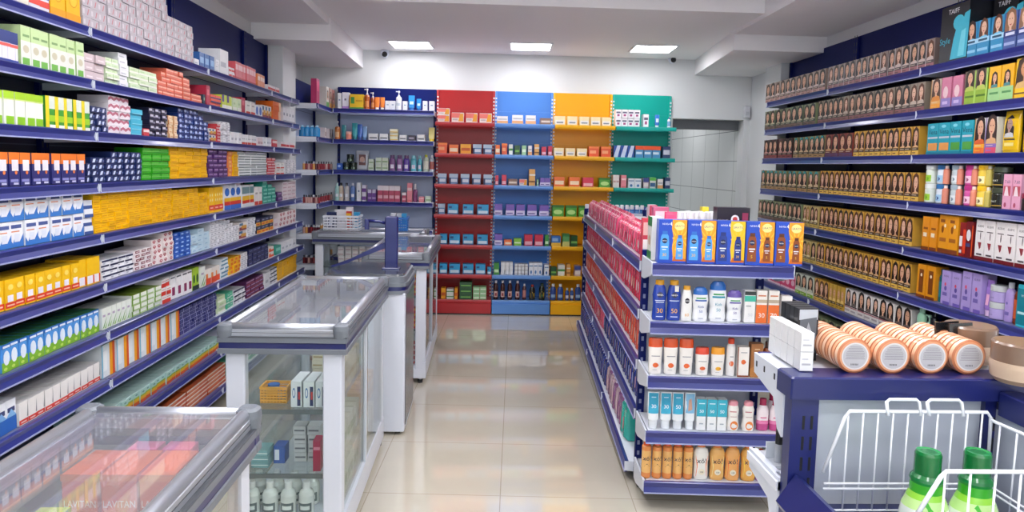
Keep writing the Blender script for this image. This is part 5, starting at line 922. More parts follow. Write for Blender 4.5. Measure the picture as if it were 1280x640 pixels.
for a in [
 (1, ZB, 692, 705, 10, 'ywx', 'pale yellow and white box in the row of three', YB_, 'supplement_carton'), (1, ZB, 707, 719, 10, 'ywx', 'pale yellow and white box in the row of three', YB_, 'supplement_carton'), (1, ZB, 721, 734, 10, 'ywx', 'pale yellow and white box in the row of three', YB_, 'supplement_carton'), (1, ZB, 736, 749, 13, 'orr', 'orange red box', YB_), (1, ZB, 751, 764, 13, 'orr', 'orange red box', YB_),
 (2, ZB, 692, 706, 12, 'orw', 'orange and cream box, first', YB_), (2, ZB, 711, 725, 12, 'orw', 'orange and cream box, second', YB_), (2, ZB, 728, 742, 12, 'redp', 'red box', YB_), (2, ZB, 749, 763, 12, 'grn2', 'green box', YB_),
 (3, ZB, 690, 705, 14, 'grn2', 'green box', YB_, 'tea_box'), (3, ZB, 707, 721, 14, 'grn2', 'green box', YB_, 'tea_box'), (3, ZB, 723, 737, 14, 'grn2', 'green box', YB_, 'tea_box'),
 (4, ZB, 689, 701, 13, 'blgr', 'blue box with yellow foot', YB_), (4, ZB, 703, 712, 16, 'gryel', 'green and yellow box', YB_), (4, ZB, 713, 722, 14, 'dkgrn', 'dark green box', YB_),
 (5, ZB, 688, 696, 11, 'dkgrn', 'dark green box', YB_), (5, ZB, 697, 706, 14, 'wgrn', 'white box with green band', YB_), (5, ZB, 708, 713, 15, 'orst', 'orange striped carton', YB_), (5, ZB, 718, 726, 13, 'mul', 'white and navy box', YB_),
 (0, ZB, 769, 800, 21, 'wpur', 'white carton with purple mark in the double-height row', TB_, 'cream_carton', 2, 4), (0, ZB, 804, 811, 16, 'wpur', 'white carton with purple mark standing alone', TB_, 'cream_carton'),
 (1, ZB, 767, 793, 15, 'blwt', 'blue box with white slash', TB_, 'toothpaste_box', 1, 3), (1, ZB, 794, 826, 15, 'ortb', 'blue box with orange top', TB_, 'plaster_box', 1, 3), (1, ZB, 828, 838, 15, 'nvw', 'navy box with white label', TB_),
 (2, ZB, 766, 774, 16, 'creamx', 'thin cream carton', TB_, 'medicine_box', 1, 2), (2, ZB, 776, 783, 16, 'pnk', 'thin pinkish carton', TB_), (2, ZB, 785, 802, 12, 'wbl3', 'white box with blue drop', TB_, 'medicine_box', 1, 2), (2, ZB, 804, 811, 13, 'mul', 'box with navy top', TB_), (2, ZB, 812, 820, 14, 'grnm', 'box with green top', TB_), (2, ZB, 822, 829, 12, 'whor', 'white and orange box', TB_), (2, ZB, 831, 838, 14, 'nvw', 'navy box', TB_), (3, ZB, 768, 836, 14, 'blwt', 'blue box with white slash', TB_, 'toothpaste_box', 1, 6)]: bx(*a)
def bp(row, zs, px, pr, label, where, cat='bottle', back=.045, Y=YF, dz=0):
    z = zs[row]; t = 200.0
    for _ in range(5): a = on_y(px, t, Y + back); t = to_px(a.x, a.y, z)[1]
    f = '%s, %s shelf of the %s' % (label, ORD[row], where)
    return put(pr, (a.x, a.y, z + .001 + dz), 0, f, cat, f)
syr = simple_bottle('syrup_bottle', .024, .19, '#3a1414', '#e4e4e8', None, neck=.4, caph=.12, ds=[('r', .12, .88, .15, .5, '#d8b8b0'), ('r', .3, .7, .22, .4, '#8c2c34')], shoulder=.66)
yel = simple_bottle('syrup_bottle', .03, .17, '#1c2414', '#1c3a24', None, neck=.35, caph=.14, flat=.6, ds=[('p', [(.2, .15), (.8, .15), (.85, .5), (.5, .62), (.15, .5)], '#e8c02c'), ('r', .35, .65, .2, .4, '#2c5c24')], shoulder=.62)
yel2 = simple_bottle('syrup_bottle', .03, .155, '#1c1a14', '#8c2c24', None, neck=.35, caph=.14, flat=.6, ds=[('p', [(.2, .15), (.8, .15), (.85, .5), (.5, .62), (.15, .5)], '#e8c02c')], shoulder=.62)
for px in (619.5, 628, 637, 646.5): bp(6, ZB, px, syr, 'dark syrup bottle with white cap and pink label', BB_)
bp(6, ZB, 655, simple_bottle('syrup_bottle', .02, .16, '#4a1818', '#e4e4e8', '#b87870', neck=.45, caph=.14), 'smaller dark syrup bottle with white cap', BB_)
bp(6, ZB, 665, yel2, 'dark flask with yellow label and red cap', BB_); bp(6, ZB, 677, yel, 'dark flask with yellow label and green cap', BB_)
mw = simple_bottle('mouthwash_bottle', .03, .165, '#2c4c98', '#e6e8ee', None, neck=.4, caph=.16, flat=.6, ds=[('r', .15, .85, .2, .42, '#8fb4dc')], shoulder=.66); mw2 = simple_bottle('mouthwash_bottle', .02, .125, '#3458a4', '#e6e8ee', None, neck=.45, caph=.18, ds=[('r', .15, .85, .2, .5, '#dfe4ee')], shoulder=.64)
for px, p_, q in ((691, mw, 'large'), (700, mw, 'large'), (708.5, mw2, 'small'), (714.5, mw2, 'small'), (722, mw, 'last large')): bp(6, ZB, px, p_, q + ' blue bottle with white cap', YB_)
bt = squeeze_tube('cream_tube', .045, .125, '#3a78c8', '#e4e8f0', [('r', .2, .8, .4, .7, '#cfe0f4')])
bp(0, ZB, 821, bt, 'blue tube standing on a white cap', TB_, 'tube'); bp(0, ZB, 836, simple_bottle('lotion_bottle', .018, .1, '#dfe8ee', '#3a5c9c', '#7ca8d0'), 'small white bottle with navy cap', TB_)
# dark blue back-left bay
BL = 'navy back bay'
def b2(row, x0, x1, hp, key, desc, name='skincare_box', m=1, n=1): bx(row, Z5, x0, x1, hp, key, desc, BL, name, m, n, .09)
def c2(row, px, pr, label, cat='bottle', back=.045): bp(row, Z5, px, pr, label, BL, cat, back)
for a in [(0, 421.5, 426.5, 19, 'wht2', 'narrow white box'), (0, 427, 436, 20, 'wpb', 'white box with lilac foot'), (0, 436.5, 454.5, 18, 'ybx', 'yellow box with green mark'), (0, 481, 494, 11, 'wht2', 'white box before the pump bottle', 'skincare_box', 1, 2), (0, 503, 509, 11, 'wht2', 'white box behind the white pump bottle'), (0, 528, 534, 12, 'wht2', 'first white box beside the blue tubes'), (0, 536, 543, 12, 'wht2', 'last white box beside the red bay'),
 (1, 460, 472, 8, 'wlow', 'first low white box'), (1, 474, 485, 8, 'wlow', 'second low white box'), (1, 487, 497, 14, 'wyl', 'cream box in the stack of three', 'skincare_box', 3), (1, 499, 508, 7, 'wlow', 'third low white box'), (1, 510, 519, 7, 'dkl', 'low dark box'), (1, 521, 531, 8, 'wlow', 'fourth low white box'),
 (2, 420.5, 428, 8, 'blue', 'small navy blue box'), (2, 460, 467, 14, 'pgr', 'pale green box in the stack of two', 'skincare_box', 2), (2, 469, 485, 16, 'pgr', 'pale green box in the wider stack', 'skincare_box', 2, 2), (3, 445.5, 451, 23, 'wht2', 'tall white box'), (3, 452, 457.5, 20, 'wpur2', 'white and purple box in the stack of two', 'skincare_box', 2), (3, 459, 470, 15, 'pur2', 'purple box with white top', 'skincare_box', 1, 2), (3, 471.5, 500, 20, 'pnkw', 'crimson box with white top', 'skincare_box', 1, 4),
 (3, 502, 507.5, 12, 'pnkw', 'shorter crimson and white box'), (3, 508.5, 515, 24, 'pnk', 'tall pink box'), (3, 523, 530, 7, 'pnk', 'low pink box'), (3, 531, 539, 8, 'pgr', 'low pale green box')]: b2(*a)
am = pump_bottle('lotion_bottle', .026, .2, '#9c4a14', '#dcdce0', [('r', .15, .85, .15, .55, '#c88048')]); am2 = pump_bottle('lotion_bottle', .021, .165, '#9c4a14', '#dcdce0', [('r', .15, .85, .15, .55, '#c88048')])
c2(0, 459, am, 'larger amber pump bottle'); c2(0, 466, am2, 'smaller amber pump bottle'); ot = squeeze_tube('cream_tube', .045, .12, '#e8843c', '#f0e4dc')
c2(0, 471.5, ot, 'first orange tube', 'tube'); c2(0, 478, ot, 'second orange tube', 'tube'); wp = pump_bottle('lotion_bottle', .028, .185, '#e8eaee', '#e4e6ea', [('r', .2, .8, .3, .5, '#b8c0cc')]); c2(0, 498.5, wp, 'white pump bottle', back=.035)
bl1 = squeeze_tube('cream_tube', .06, .145, '#2c84c8', '#1c5ca0', [('r', .2, .8, .4, .6, '#b8dcf0')]); bl2 = squeeze_tube('cream_tube', .045, .115, '#2c84c8', '#1c5ca0', [('r', .2, .8, .4, .6, '#b8dcf0')]); c2(0, 514.5, bl1, 'larger blue tube', 'tube'); c2(0, 523.5, bl2, 'smaller blue tube', 'tube')
c2(1, 422, pump_bottle('lotion_bottle', .026, .175, '#b86c2c', '#dcdce0', [('r', .15, .85, .15, .55, '#e0b080')]), 'amber pump bottle'); c2(1, 430, squeeze_tube('cream_tube', .042, .14, '#2c8c94', '#1c6c74'), 'dark turquoise tube', 'tube'); c2(1, 436, jar('cream_jar', .028, .075, '#e88c74', '#f0b8a4'), 'coral jar', 'jar')
c2(1, 443.5, squeeze_tube('cream_tube', .055, .16, '#3ca4ac', '#2c8890'), 'turquoise tube', 'tube'); c2(1, 450, squeeze_tube('cream_tube', .048, .15, '#3c6cc0', '#2c4c94'), 'blue tube beside the turquoise one', 'tube'); c2(1, 456, squeeze_tube('cream_tube', .044, .13, '#88b0dc', '#5c88bc'), 'pale blue tube', 'tube'); c2(1, 539.5, squeeze_tube('cream_tube', .06, .135, '#e8dc8c', '#e4c83c'), 'pale yellow tube', 'tube')
dj = jar('supplement_jar', .035, .075, '#1c2c24', '#16221c', [('e', .5, .35, .25, .2, '#8ca890')])
for px, t in ((433.5, 0), (442, 0), (438, 1)):
    r_ = bp(2, Z5, px, dj, '%s dark green jar in the small pyramid' % ('lower' if not t else 'topmost'), BL, 'jar', dz=.078 * t)
sp = soft_pack(.13, .05, .19, '#b8bcc4', [('r', .25, .8, .25, .8, '#6c4440'), ('e', .52, .55, .2, .15, '#c8a090')]); PR.append(proto('supplement_pouch', sp)); c2(2, 453, PR[-1], 'silver pouch with brown label', 'pouch', .08)
for px, c, nm in ((490.5, '#7a4c84', 'mauve'), (499.5, '#8c5c94', 'light mauve'), (508, '#5c3c9c', 'violet'), (517, '#5cb0c0', 'turquoise'), (524.5, '#4ca8b8', 'slim turquoise')):
    c2(2, px, simple_bottle('shampoo_bottle', .028 if px != 524.5 else .02, .155, c, '#6c4c78' if px < 512 else '#8ccad4', None, flat=.6, ex=2.8, ds=[('r', .2, .8, .2, .5, '#dcd4e4')], caph=.2, capr=.8, neck=.75), nm + ' bottle with pale label')
c2(2, 532.5, simple_bottle('shampoo_bottle', .028, .165, '#b8c4b0', '#c8cc3c', '#dcdccc', flat=.6), 'pale bottle with lime cap'); c2(2, 540, simple_bottle('shampoo_bottle', .024, .16, '#c4ccd4', '#e8e8ec', '#a85c54'), 'pale bottle with white cap')
for px, c, cp, nm in ((421.5, '#a8d4cc', '#c8e0dc', 'mint'), (426.5, '#d8c8b0', '#1c1c20', 'cream with black cap'), (433.5, '#d4d0cc', '#1c1c20', 'pale grey with black cap'), (441, '#6c8cc8', '#e8ecf4', 'blue with white cap')): c2(3, px, simple_bottle('lotion_bottle', .023, .175, c, cp, flat=.7, ds=[('r', .2, .8, .25, .45, '#eceef0')]), nm + ' bottle')
c2(3, 519, simple_bottle('serum_bottle', .022, .18, '#8c4c7c', '#e8e4e8', None, neck=.45, caph=.3, shoulder=.6), 'mauve dropper bottle with white cap')
# niche behind the column
NX = -1.71 + .225 - .012
def niche(row, px, pr, label, cat='bottle', back=.03, n=None):
    z = Z5[row]; t = 200.0; X = NX - back
    for _ in range(5): a = on_x(px, t, X) if px > 399 else on_y(px, t, 6.50); t = to_px(a.x, a.y, z)[1]
    f = '%s, %s niche shelf' % (label, ORD[row])
    return put(pr, (a.x, min(a.y, 7.14), z + .001), PI / 2, f, cat, f)
g = carton(.12, .05, .22, '#b83064', [('r', .1, .9, .5, .9, '#d8547c')]); PR.append(proto('gift_box', g)); niche(0, 394, PR[-1], 'tall magenta box behind the column', 'box', .08)
for px, c, nm in ((403, '#dcd4cc', 'white box with green leaf'), (407, '#caa8a0', 'box with portrait'), (412, '#c88c84', 'rosy box with orange foot')):
    g = carton(.11, .1, .19, c, [('f', .5, .65, .25, '#3c2c28', SK, '#e0a8a8'), ('r', 0, 1, 0, .25, '#e8b060' if px > 405 else '#6c9c5c')]); PR.append(proto('gift_box', g)); niche(0, px, PR[-1], nm, 'box', .05)
nb = simple_bottle('water_bottle', .03, .1, '#2c8cc8', '#a8d4ec', None, neck=.5, caph=.14)
for px in (378, 384, 390, 396): niche(1, px, nb, 'light blue bottle in a row', 'bottle', .035)
g = carton(.05, .06, .1, '#d8ccc8', [('r', .2, .8, .2, .6, '#6c4c48')]); PR.append(proto('cream_box', g))
for px in (403, 409, 414): niche(1, px, PR[-1], 'small pale box with brown print', 'box', .04)
nn = {c: simple_bottle('nail_polish_bottle', .012, .075, c, k, None, neck=.5, caph=.4, capr=.5) for c, k in (('#8c2c34', '#1c1418'), ('#c89c94', '#1c1418'), ('#5c1c2c', '#e0dce0'), ('#d8a05c', '#e0dce0'))}
nm = {'#8c2c34': 'red bottle with black cap', '#c89c94': 'nude bottle with black cap', '#5c1c2c': 'wine bottle with white cap', '#d8a05c': 'amber bottle with white cap'}
for row in (2, 3, 4, 5):
    for i in range(12):
        c = random.choice(list(nn)); niche(row, 380 + 3.1 * i, nn[c], 'tiny nail polish, ' + nm[c], 'nail polish', .02)
# ------------------------------------------------------------------ gondola stock
def gw(lx, ly): return (GO[0] + lx * math.cos(GA) - ly * math.sin(GA), GO[1] + lx * math.sin(GA) + ly * math.cos(GA))
def pad(base, a, b, c, w=.052, d=.07, h=.17):
    g = soft_pack(w, d, h, base, [('r', .1, .9, .62, .8, a), ('e', .45, .42, .3, .16, b), ('p', [(.1, .1), (.9, .1), (.6, .3)], c), ('r', .2, .8, .86, .9, a)]); p = proto('sanitary_pad_pack', g); PR.append(p); return p
def row(z, y0, y1, n, protos, desc, where, layers=1, d=.07, lx0=0, cat='pack', x0=.016):
    w = (y1 - y0) / n
    for i in range(n):
        for L in range(layers):
            q = random.randrange(len(protos)); X, Y = gw(x0 + lx0 + d / 2 + L * (d + .004) + random.uniform(0, .006), y0 + w * (i + .5))
            lb = '%s, %s' % (desc[q] if isinstance(desc, (list, tuple)) else desc, where)
            put(protos[q], (X, Y, z + .001), GA - PI / 2 + random.uniform(-.05, .05), lb, cat, lb)
pk1 = [pad('#e2889c', '#f0c8d0', '#c83c64', '#f4e0e4', .052, .07, .145), pad('#d84c74', '#f0b8c8', '#f4e4e8', '#a82c50', .052, .07, .145)]
pk2 = [pad('#de5878', '#f0c0cc', '#b82c48', '#f0dce0', .05, .07, .13), pad('#d84464', '#f4d0d8', '#f0e8ea', '#e8849c', .05, .07, .13)]
pkr = [pad('#d8405c', '#f0b4c0', '#e8dce0', '#a82440', .056, .075, .18), pad('#e0607c', '#f0d8dc', '#b82444', '#d8c8c8', .056, .075, .18), pad('#c8304c', '#e8a8a0', '#e8d0b8', '#7c1c34', .056, .075, .18)]
pko = [pad('#d8443c', '#f0b4a0', '#e8d4b8', '#a82430', .056, .075, .18), pad('#dc6048', '#f0c8a8', '#d8b0a0', '#c83048', .056, .075, .18)]
pkb = [pad('#20307c', '#c8d0e8', '#8898cc', '#38489c', .062, .085, .19), pad('#2c3c94', '#e0e4f0', '#c8a0b0', '#1c2864', .062, .085, .19)]
pkp = [pad('#8c5c8c', '#e0d0dc', '#d8a8b8', '#5c3c6c', .062, .085, .19), pad('#c0a4b0', '#ece0e4', '#9c6c84', '#7c5470', .062, .085, .19)]
pkt = [pad('#24a89c', '#c8ece8', '#d86c7c', '#14847c', .07, .085, .2)]
row(1.07, .09, 1.05, 18, pk2, ('rosy pad pack', 'bright pink pad pack'), 'top shelf of the island gondola, camera end', 2)
row(1.07, 1.12, 2.95, 32, pk1, ('pale pink pad pack', 'deep pink pad pack'), 'top shelf of the island gondola, far end', 2)
row(.842, .09, 3.05, 46, pkr, ('crimson pink pad pack', 'light pink pad pack', 'dark red pad pack'), 'second shelf of the island gondola')
row(.60, .09, 3.05, 46, pko, ('red pad pack', 'orange red pad pack'), 'third shelf of the island gondola')
row(.36, .09, 1.6, 22, pkb, ('navy absorbent pack', 'royal blue absorbent pack'), 'fourth shelf of the island gondola', d=.085)
row(.36, 1.66, 3.05, 21, pkr, ('crimson pink pad pack', 'light pink pad pack', 'dark red pad pack'), 'fourth shelf of the island gondola')
row(.1, .28, .44, 2, pkt, 'turquoise absorbent pack', 'bottom shelf of the island gondola', d=.085, x0=-.015)
row(.1, .46, 1.12, 8, pkp, ('purple absorbent pack', 'mauve absorbent pack'), 'bottom shelf of the island gondola', d=.085, x0=-.015)
row(.1, 1.15, 3.05, 27, pkb, ('navy absorbent pack', 'royal blue absorbent pack'), 'bottom shelf of the island gondola', d=.085, x0=-.015)
wb_ = simple_bottle('lotion_bottle', .02, .14, '#3c78c0', '#eceef2', '#6ca0d8', neck=.8, caph=.35, capr=.85)
for i in range(12):
    X, Y = gw(.03 + .046 * i, GL + .085); put(wb_, (X, Y, 1.022), GA, 'blue bottle with large white cap, far end shelf of the island gondola', 'bottle', 'bottles on the far end shelf')
# things standing on the far side of the top shelf
def gtop(px, ly, pr, lb, cat='box', z=1.071, lx=None):
    Y = GO[1] + ly; a = on_y(px, 270, Y); put(pr, (a.x, Y, z), GA, lb, cat, lb)
def cp(name, w, d, h, base, ds=()): p = proto(name, carton(w, d, h, base, ds)); PR.append(p); return p
gtop(807, .045, cp('cosmetics_box', .035, .03, .2, '#c83c4c', [('r', .2, .8, .1, .5, '#ece4e0'), ('r', .2, .8, .6, .9, '#e0b0a8')]), 'narrow red and white carton behind the sunscreen packs')
gtop(815, .85, cp('cosmetics_box', .045, .08, .22, '#e6e2e8', [('r', 0, 1, .7, 1, '#b03c58')]), 'white carton with dark pink top on the island gondola')
gtop(825, .65, cp('cosmetics_box', .09, .06, .22, '#c8688c', [('r', .15, .85, .3, .9, '#e6dce4')]), 'pink carton with white window on the island gondola')
g = soft_pack(.1, .06, .2, '#d83c6c', [('r', .1, .9, .3, .7, '#f0a8bc')]); PR.append(proto('wipes_pack', g)); gtop(842, .55, PR[-1], 'bright pink wipes pack on the island gondola top', 'pack')
wt = simple_bottle('deodorant_stick', .017, .215, '#e4dce0', '#f0eef0', '#dcb8c4', neck=.9, caph=.3, capr=.92)
for i in range(9): gtop(850 + 4.9 * i, .35 + .03 * (i % 3), wt, 'slim white bottle in the cluster on the island gondola top', 'bottle')
gtop(880, .75, cp('cosmetics_box', .04, .05, .22, '#e8d83c'), 'thin yellow carton behind the white bottles')
bkb = carton(.165, .07, .255, '#231a24', [('t', 'CREME', .2, .75, .05, '#c8b8b0', .3), ('t', 'FORTE', .2, .66, .04, '#c8b8b0', .3), ('e', .55, .78, .12, .08, '#e8e4e4'), ('e', .55, .78, .07, .045, '#c03c3c'), ('r', .75, .92, .68, .9, '#8c2c4c'), ('r', .25, .4, .5, .56, '#a89ca0')])
bkb.v = bkb.v; PR.append(proto('gift_box', bkb)); gtop(914, .12, PR[-1], 'black box with white round badge behind the sunscreen packs')
# end shelves facing the camera
def ep(k, px, pr, label, cat='bottle', back=.035, dz=0):
    t = 300.0; z = EZ[k]; Yf = 2.95
    for _ in range(6):
        a = on_y(px, t, Yf + back); Yf = 2.962 - .0576 * (a.x - .73); t = to_px(a.x, Yf + back, z)[1]
    lb = '%s, %s shelf of the gondola end' % (label, ORD[k]); return put(pr, (a.x, Yf + back, z + .001 + dz), GA, lb, cat, lb)
def promo(bc, sc, sky='#ef9c1c'):
    w, h, d = .119, .186, .055; g = G(); g.box(-w / 2, w / 2, -d / 2, d / 2, 0, h, mat('#1f49b8', .3)); sf = lambda x, z: -d / 2
    g.poly(sf, [(.002, 0), (w / 2, 0), (w / 2, h), (-.002, h), (-.004, h * .8), (.004, h * .6), (-.001, h * .35), (.004, h * .15)], sky, .0006)
    g.rect(sf, -w / 2, w / 2, 0, h * .05, '#1f49b8', .0008)
    g.poly(sf, [(.002, h * .05), (w / 2, h * .05), (w / 2, h * .1), (.01, h * .16)], '#c86414', .0009)
    for k in range(10):
        t = 2 * PI * k / 10; cx, cz = .03, h * .58; q = lambda r, s: (max(-.0, min(w / 2, cx + r * math.cos(s))), max(0.02, min(h, cz + r * math.sin(s))))
        g.poly(sf, [q(.02, t - .12), q(.055, t - .06), q(.055, t + .06), q(.02, t + .12)], '#f6c03c', .001)
    g.ell(sf, .028, h * .86, .022, .019, '#f8e08c', .0013); g.text(sf, 'GRATIS', .028, h * .835, .0095, '#5c6474', .0016, mw=.046)
    g.text(sf, 'NIVEA', -.03, h * .88, .008, '#e8ecf8', .001, mw=.04); g.poly(sf, [(-.012, h * .9), (-.006, h * .96), (-.004, h * .86)], '#e8ecf8', .001)
    def bot(cx, z0, ww, hh, c, c2):
        pts = [(-.5, 0), (.5, 0), (.52, .1), (.48, .35), (.5, .6), (.42, .82), (.28, .9), (.28, 1), (-.28, 1), (-.28, .9), (-.42, .82), (-.5, .6), (-.48, .35), (-.52, .1)]
        g.poly(sf, [(cx + a * ww, z0 + b * hh) for a, b in pts], c, .0018)
        g.rect(sf, cx - ww * .28, cx + ww * .28, z0 + hh * .88, z0 + hh, c2, .002)
        g.ell(sf, cx, z0 + hh * .66, ww * .3, ww * .3, '#14204c', .002); g.text(sf, 'NIVEA', cx, z0 + hh * .64, ww * .14, '#e8ecf4', .0024, mw=ww * .5)
        g.rect(sf, cx - ww * .35, cx + ww * .35, z0 + hh * .42, z0 + hh * .46, '#e8ecf4', .002); g.rect(sf, cx - ww * .25, cx + ww * .2, z0 + hh * .34, z0 + hh * .37, '#e8ecf4', .002)
        g.text(sf, '30' if bc != '#8a4418' else '5', cx, z0 + hh * .12, ww * .35, '#e8b83c', .0022)
    bot(-.033, h * .08, .038, h * .66, bc, sc); bot(.031, h * .09, .03, h * .56, bc, sc)
    p = proto('sunscreen_gift_pack', g); PR.append(p); return p
pA, pB, pC = promo('#4c9ce0', '#2c6cc0'), promo('#1c3484', '#16286c', '#f0bc14'), promo('#8a4418', '#5c2c10')
for i, (p_, lb) in enumerate(((pA, 'promo pack with light blue bottles at the aisle corner'), (pA, 'second promo pack with light blue bottles'), (pB, 'blue and yellow promo pack with dark blue bottles'), (pC, 'promo pack with brown bottles beside the dark blue one'), (pC, 'last promo pack with brown bottles at the far corner'))):
    ep(0, 837.7 + 36 * i, p_, lb, 'sunscreen pack', .031)
X, Y = gw(.028, -.12)
put(cp('cosmetics_box', .1, .045, .19, '#e4e4dc', [('r', 0, 1, .78, 1, '#2c7c3c'), ('r', 0, 1, 0, .2, '#2c7c3c'), ('e', .5, .45, .25, .12, '#c8a890')]), (X, Y - .0, 1.1), GA - PI / 2, 'white and green carton at the aisle corner behind the promo packs', 'box')
niv = lofted('sunscreen_bottle', [(.028, .016, 0, '#1c3c9c'), (.03, .018, .01, '#1c3c9c'), (.027, .017, .07, '#1c3c9c'), (.03, .018, .11, '#1c3c9c'), (.024, .015, .145, '#1c3c9c'), (.018, .013, .155, '#1c3c9c')], [(.019, .014, .154, '#e0a020'), (.019, .014, .172, '#e0a020'), (.017, .012, .175, '#e0a020')],
    [('e', .5, .72, .2, .08, '#14204c'), ('t', 'NIVEA', .5, .72, .045, '#ffffff', .5), ('r', .15, .85, .55, .57, '#c8d4f0'), ('r', .2, .8, .5, .52, '#c8d4f0'), ('t', '30', .5, .28, .13, '#e8b040'), ('r', .25, .75, .1, .12, '#c8d4f0')], ex=2.6)
niv2 = lofted('sunscreen_bottle', [(.028, .016, 0, '#1c3c9c'), (.03, .018, .01, '#1c3c9c'), (.027, .017, .07, '#1c3c9c'), (.03, .018, .11, '#1c3c9c'), (.024, .015, .145, '#1c3c9c'), (.018, .013, .155, '#1c3c9c')], [(.019, .014, .154, '#e0a020'), (.019, .014, .172, '#e0a020'), (.017, .012, .175, '#e0a020')],
    [('e', .5, .72, .2, .08, '#14204c'), ('t', 'NIVEA', .5, .72, .045, '#ffffff', .5), ('r', .15, .85, .55, .57, '#c8d4f0'), ('t', '50', .5, .28, .13, '#e8b040'), ('r', .25, .75, .1, .12, '#c8d4f0'), ('r', .5, .8, .82, .98, '#e8e4d8')], ex=2.6)
ep(1, 823, niv, 'dark blue sunscreen bottle with gold cap, nearest the aisle', 'sunscreen'); ep(1, 841, niv2, 'second dark blue sunscreen bottle with gold cap', 'sunscreen')
ep(1, 857, lofted('sunscreen_bottle', [(.024, .015, 0, '#ecece8'), (.025, .016, .01, '#ecece8'), (.023, .015, .1, '#ecece8'), (.016, .012, .135, '#ecece8')], [(.016, .013, .134, '#e8a828'), (.015, .012, .152, '#e8a828')], [('e', .5, .65, .2, .09, '#2c2830'), ('t', 'NIVEA', .5, .65, .04, '#ffffff', .5), ('t', '60', .5, .2, .1, '#d89830')], ex=2.5), 'white sunscreen bottle with yellow cap', 'sunscreen')
def baby(r, h, cap, acc):
    return lofted('lotion_bottle', [(r * .85, r * .5, 0, '#eef0f2'), (r * .95, r * .55, h * .08, '#eef0f2'), (r * .82, r * .5, h * .35, '#eef0f2'), (r, r * .58, h * .62, '#eef0f2'), (r * .9, r * .55, h * .78, '#eef0f2')], [(r * .9, r * .55, h * .778, cap), (r * .86, r * .52, h * .9, cap), (r * .6, r * .4, h * .98, cap), (r * .4, r * .3, h, cap)],
      [('r', .2, .8, .85, .9, '#3c9c5c'), ('r', .15, .85, .76, .82, acc), ('t', 'Kids', .5, .56, .09, acc), ('t', '50', .5, .38, .1, acc), ('r', .35, .65, .1, .13, '#a8b0c0')], ex=2.4)
ep(1, 874, baby(.035, .148, '#2c6cc0', '#3c64b0'), 'white lotion bottle with blue cap, smaller', 'bottle'); ep(1, 895.5, baby(.039, .175, '#2c6cc0', '#2c94b0'), 'white lotion bottle with blue cap, largest', 'bottle', .04); ep(1, 916.5, baby(.034, .138, '#6c58a8', '#5c4ca0'), 'white lotion bottle with purple cap', 'bottle')
ep(1, 934.5, cp('sunscreen_box', .048, .04, .14, '#e8e8e6', [('r', 0, 1, .66, .84, '#3cb49c'), ('r', 0, 1, .86, .98, '#2c3434'), ('r', .15, .6, .5, .54, '#a8acb0'), ('t', '50', .55, .25, .1, '#c8ccd0')]), 'white sunscreen carton with teal band', 'box')
for px, t_ in ((949, '30'), (964, '70')): ep(1, px, cp('sunscreen_box', .047, .04, .142, '#e9e4de', [('r', 0, 1, 0, .56, '#e46c28'), ('r', 0, 1, .62, .72, '#b8a890'), ('r', .15, .85, .82, .86, '#c87850'), ('t', t_, .5, .24, .15, '#f4e8e0')]), ('orange sunscreen carton reading thirty' if t_ == '30' else 'orange sunscreen carton reading seventy'), 'box')
ep(1, 980, cp('sunscreen_box', .048, .04, .12, '#ebe6e2', [('r', .1, .9, .55, .66, '#c84434'), ('r', .1, .9, .3, .5, '#e0c8a8'), ('r', .2, .8, .78, .82, '#b8b0ac')]), 'white carton with small red band at the rack corner', 'box')
def sundown(w, h, cap, sun, num='30'):
    a = w / 2; return lofted('sunscreen_bottle', [(a * .8, a * .45, 0, '#efebe6'), (a * .86, a * .5, h * .05, '#efebe6'), (a * .92, a * .55, h * .5, '#efebe6'), (a, a * .58, h * .76, '#efebe6')], [(a, a * .58, h * .759, cap), (a * .98, a * .55, h * .95, cap), (a * .9, a * .5, h, cap)],
      [('r', .2, .8, .66, .69, '#8c8c94'), ('e', .5, .34, .2, .09, sun), ('t', num, .62, .34, .08, '#d84c20'), ('r', .3, .6, .16, .18, '#a8a8ac')], ex=2.8)
s1, s2, s3 = sundown(.062, .158, '#e0582c', '#e8703c'), sundown(.06, .122, '#d84830', '#e46c3c'), sundown(.06, .124, '#eca028', '#f0b430')
for px, nm in ((818, 'first'), (837, 'second'), (856.5, 'third')): ep(2, px, s1, nm + ' tall white sunscreen bottle with orange cap', 'sunscreen')
ep(2, 876.5, s2, 'shorter white sunscreen bottle with red cap', 'sunscreen'); ep(2, 896, s3, 'shorter white sunscreen bottle with amber cap', 'sunscreen')
ep(2, 912, simple_bottle('sunscreen_spray', .019, .165, '#ebe8e6', '#d8482c', None, neck=.7, caph=.14, capr=.7, ds=[('e', .5, .4, .25, .08, '#e06c3c'), ('r', .3, .7, .6, .63, '#8c8c94')], shoulder=.8), 'white spray can with red nozzle', 'sunscreen')
ep(2, 926.5, cp('sunscreen_box', .05, .04, .132, '#ece8e2', [('r', 0, .08, 0, 1, '#8c4420'), ('r', 0, 1, 0, .05, '#8c4420'), ('r', .25, .8, .8, .83, '#a8a8ac'), ('e', .5, .5, .2, .08, '#e4743c'), ('t', '30', .6, .5, .07, '#c84020')]), 'white sunscreen carton with brown edge', 'box')
ep(2, 943, cp('sunscreen_box', .055, .04, .148, '#9c6434', [('t', '30', .5, .62, .1, '#e0c8a8'), ('r', .3, .7, .82, .85, '#d8b890'), ('p', [(0, 0), (1, 0), (1, .2), (.4, .35), (0, .25)], '#b4783c')]), 'brown sunscreen carton reading 30', 'box')
ep(2, 957, simple_bottle('sunscreen_spray', .019, .155, '#7c3818', '#3c1c10', None, neck=.6, caph=.18, ds=[('r', .25, .75, .3, .5, '#b87848')]), 'dark brown spray bottle', 'sunscreen')
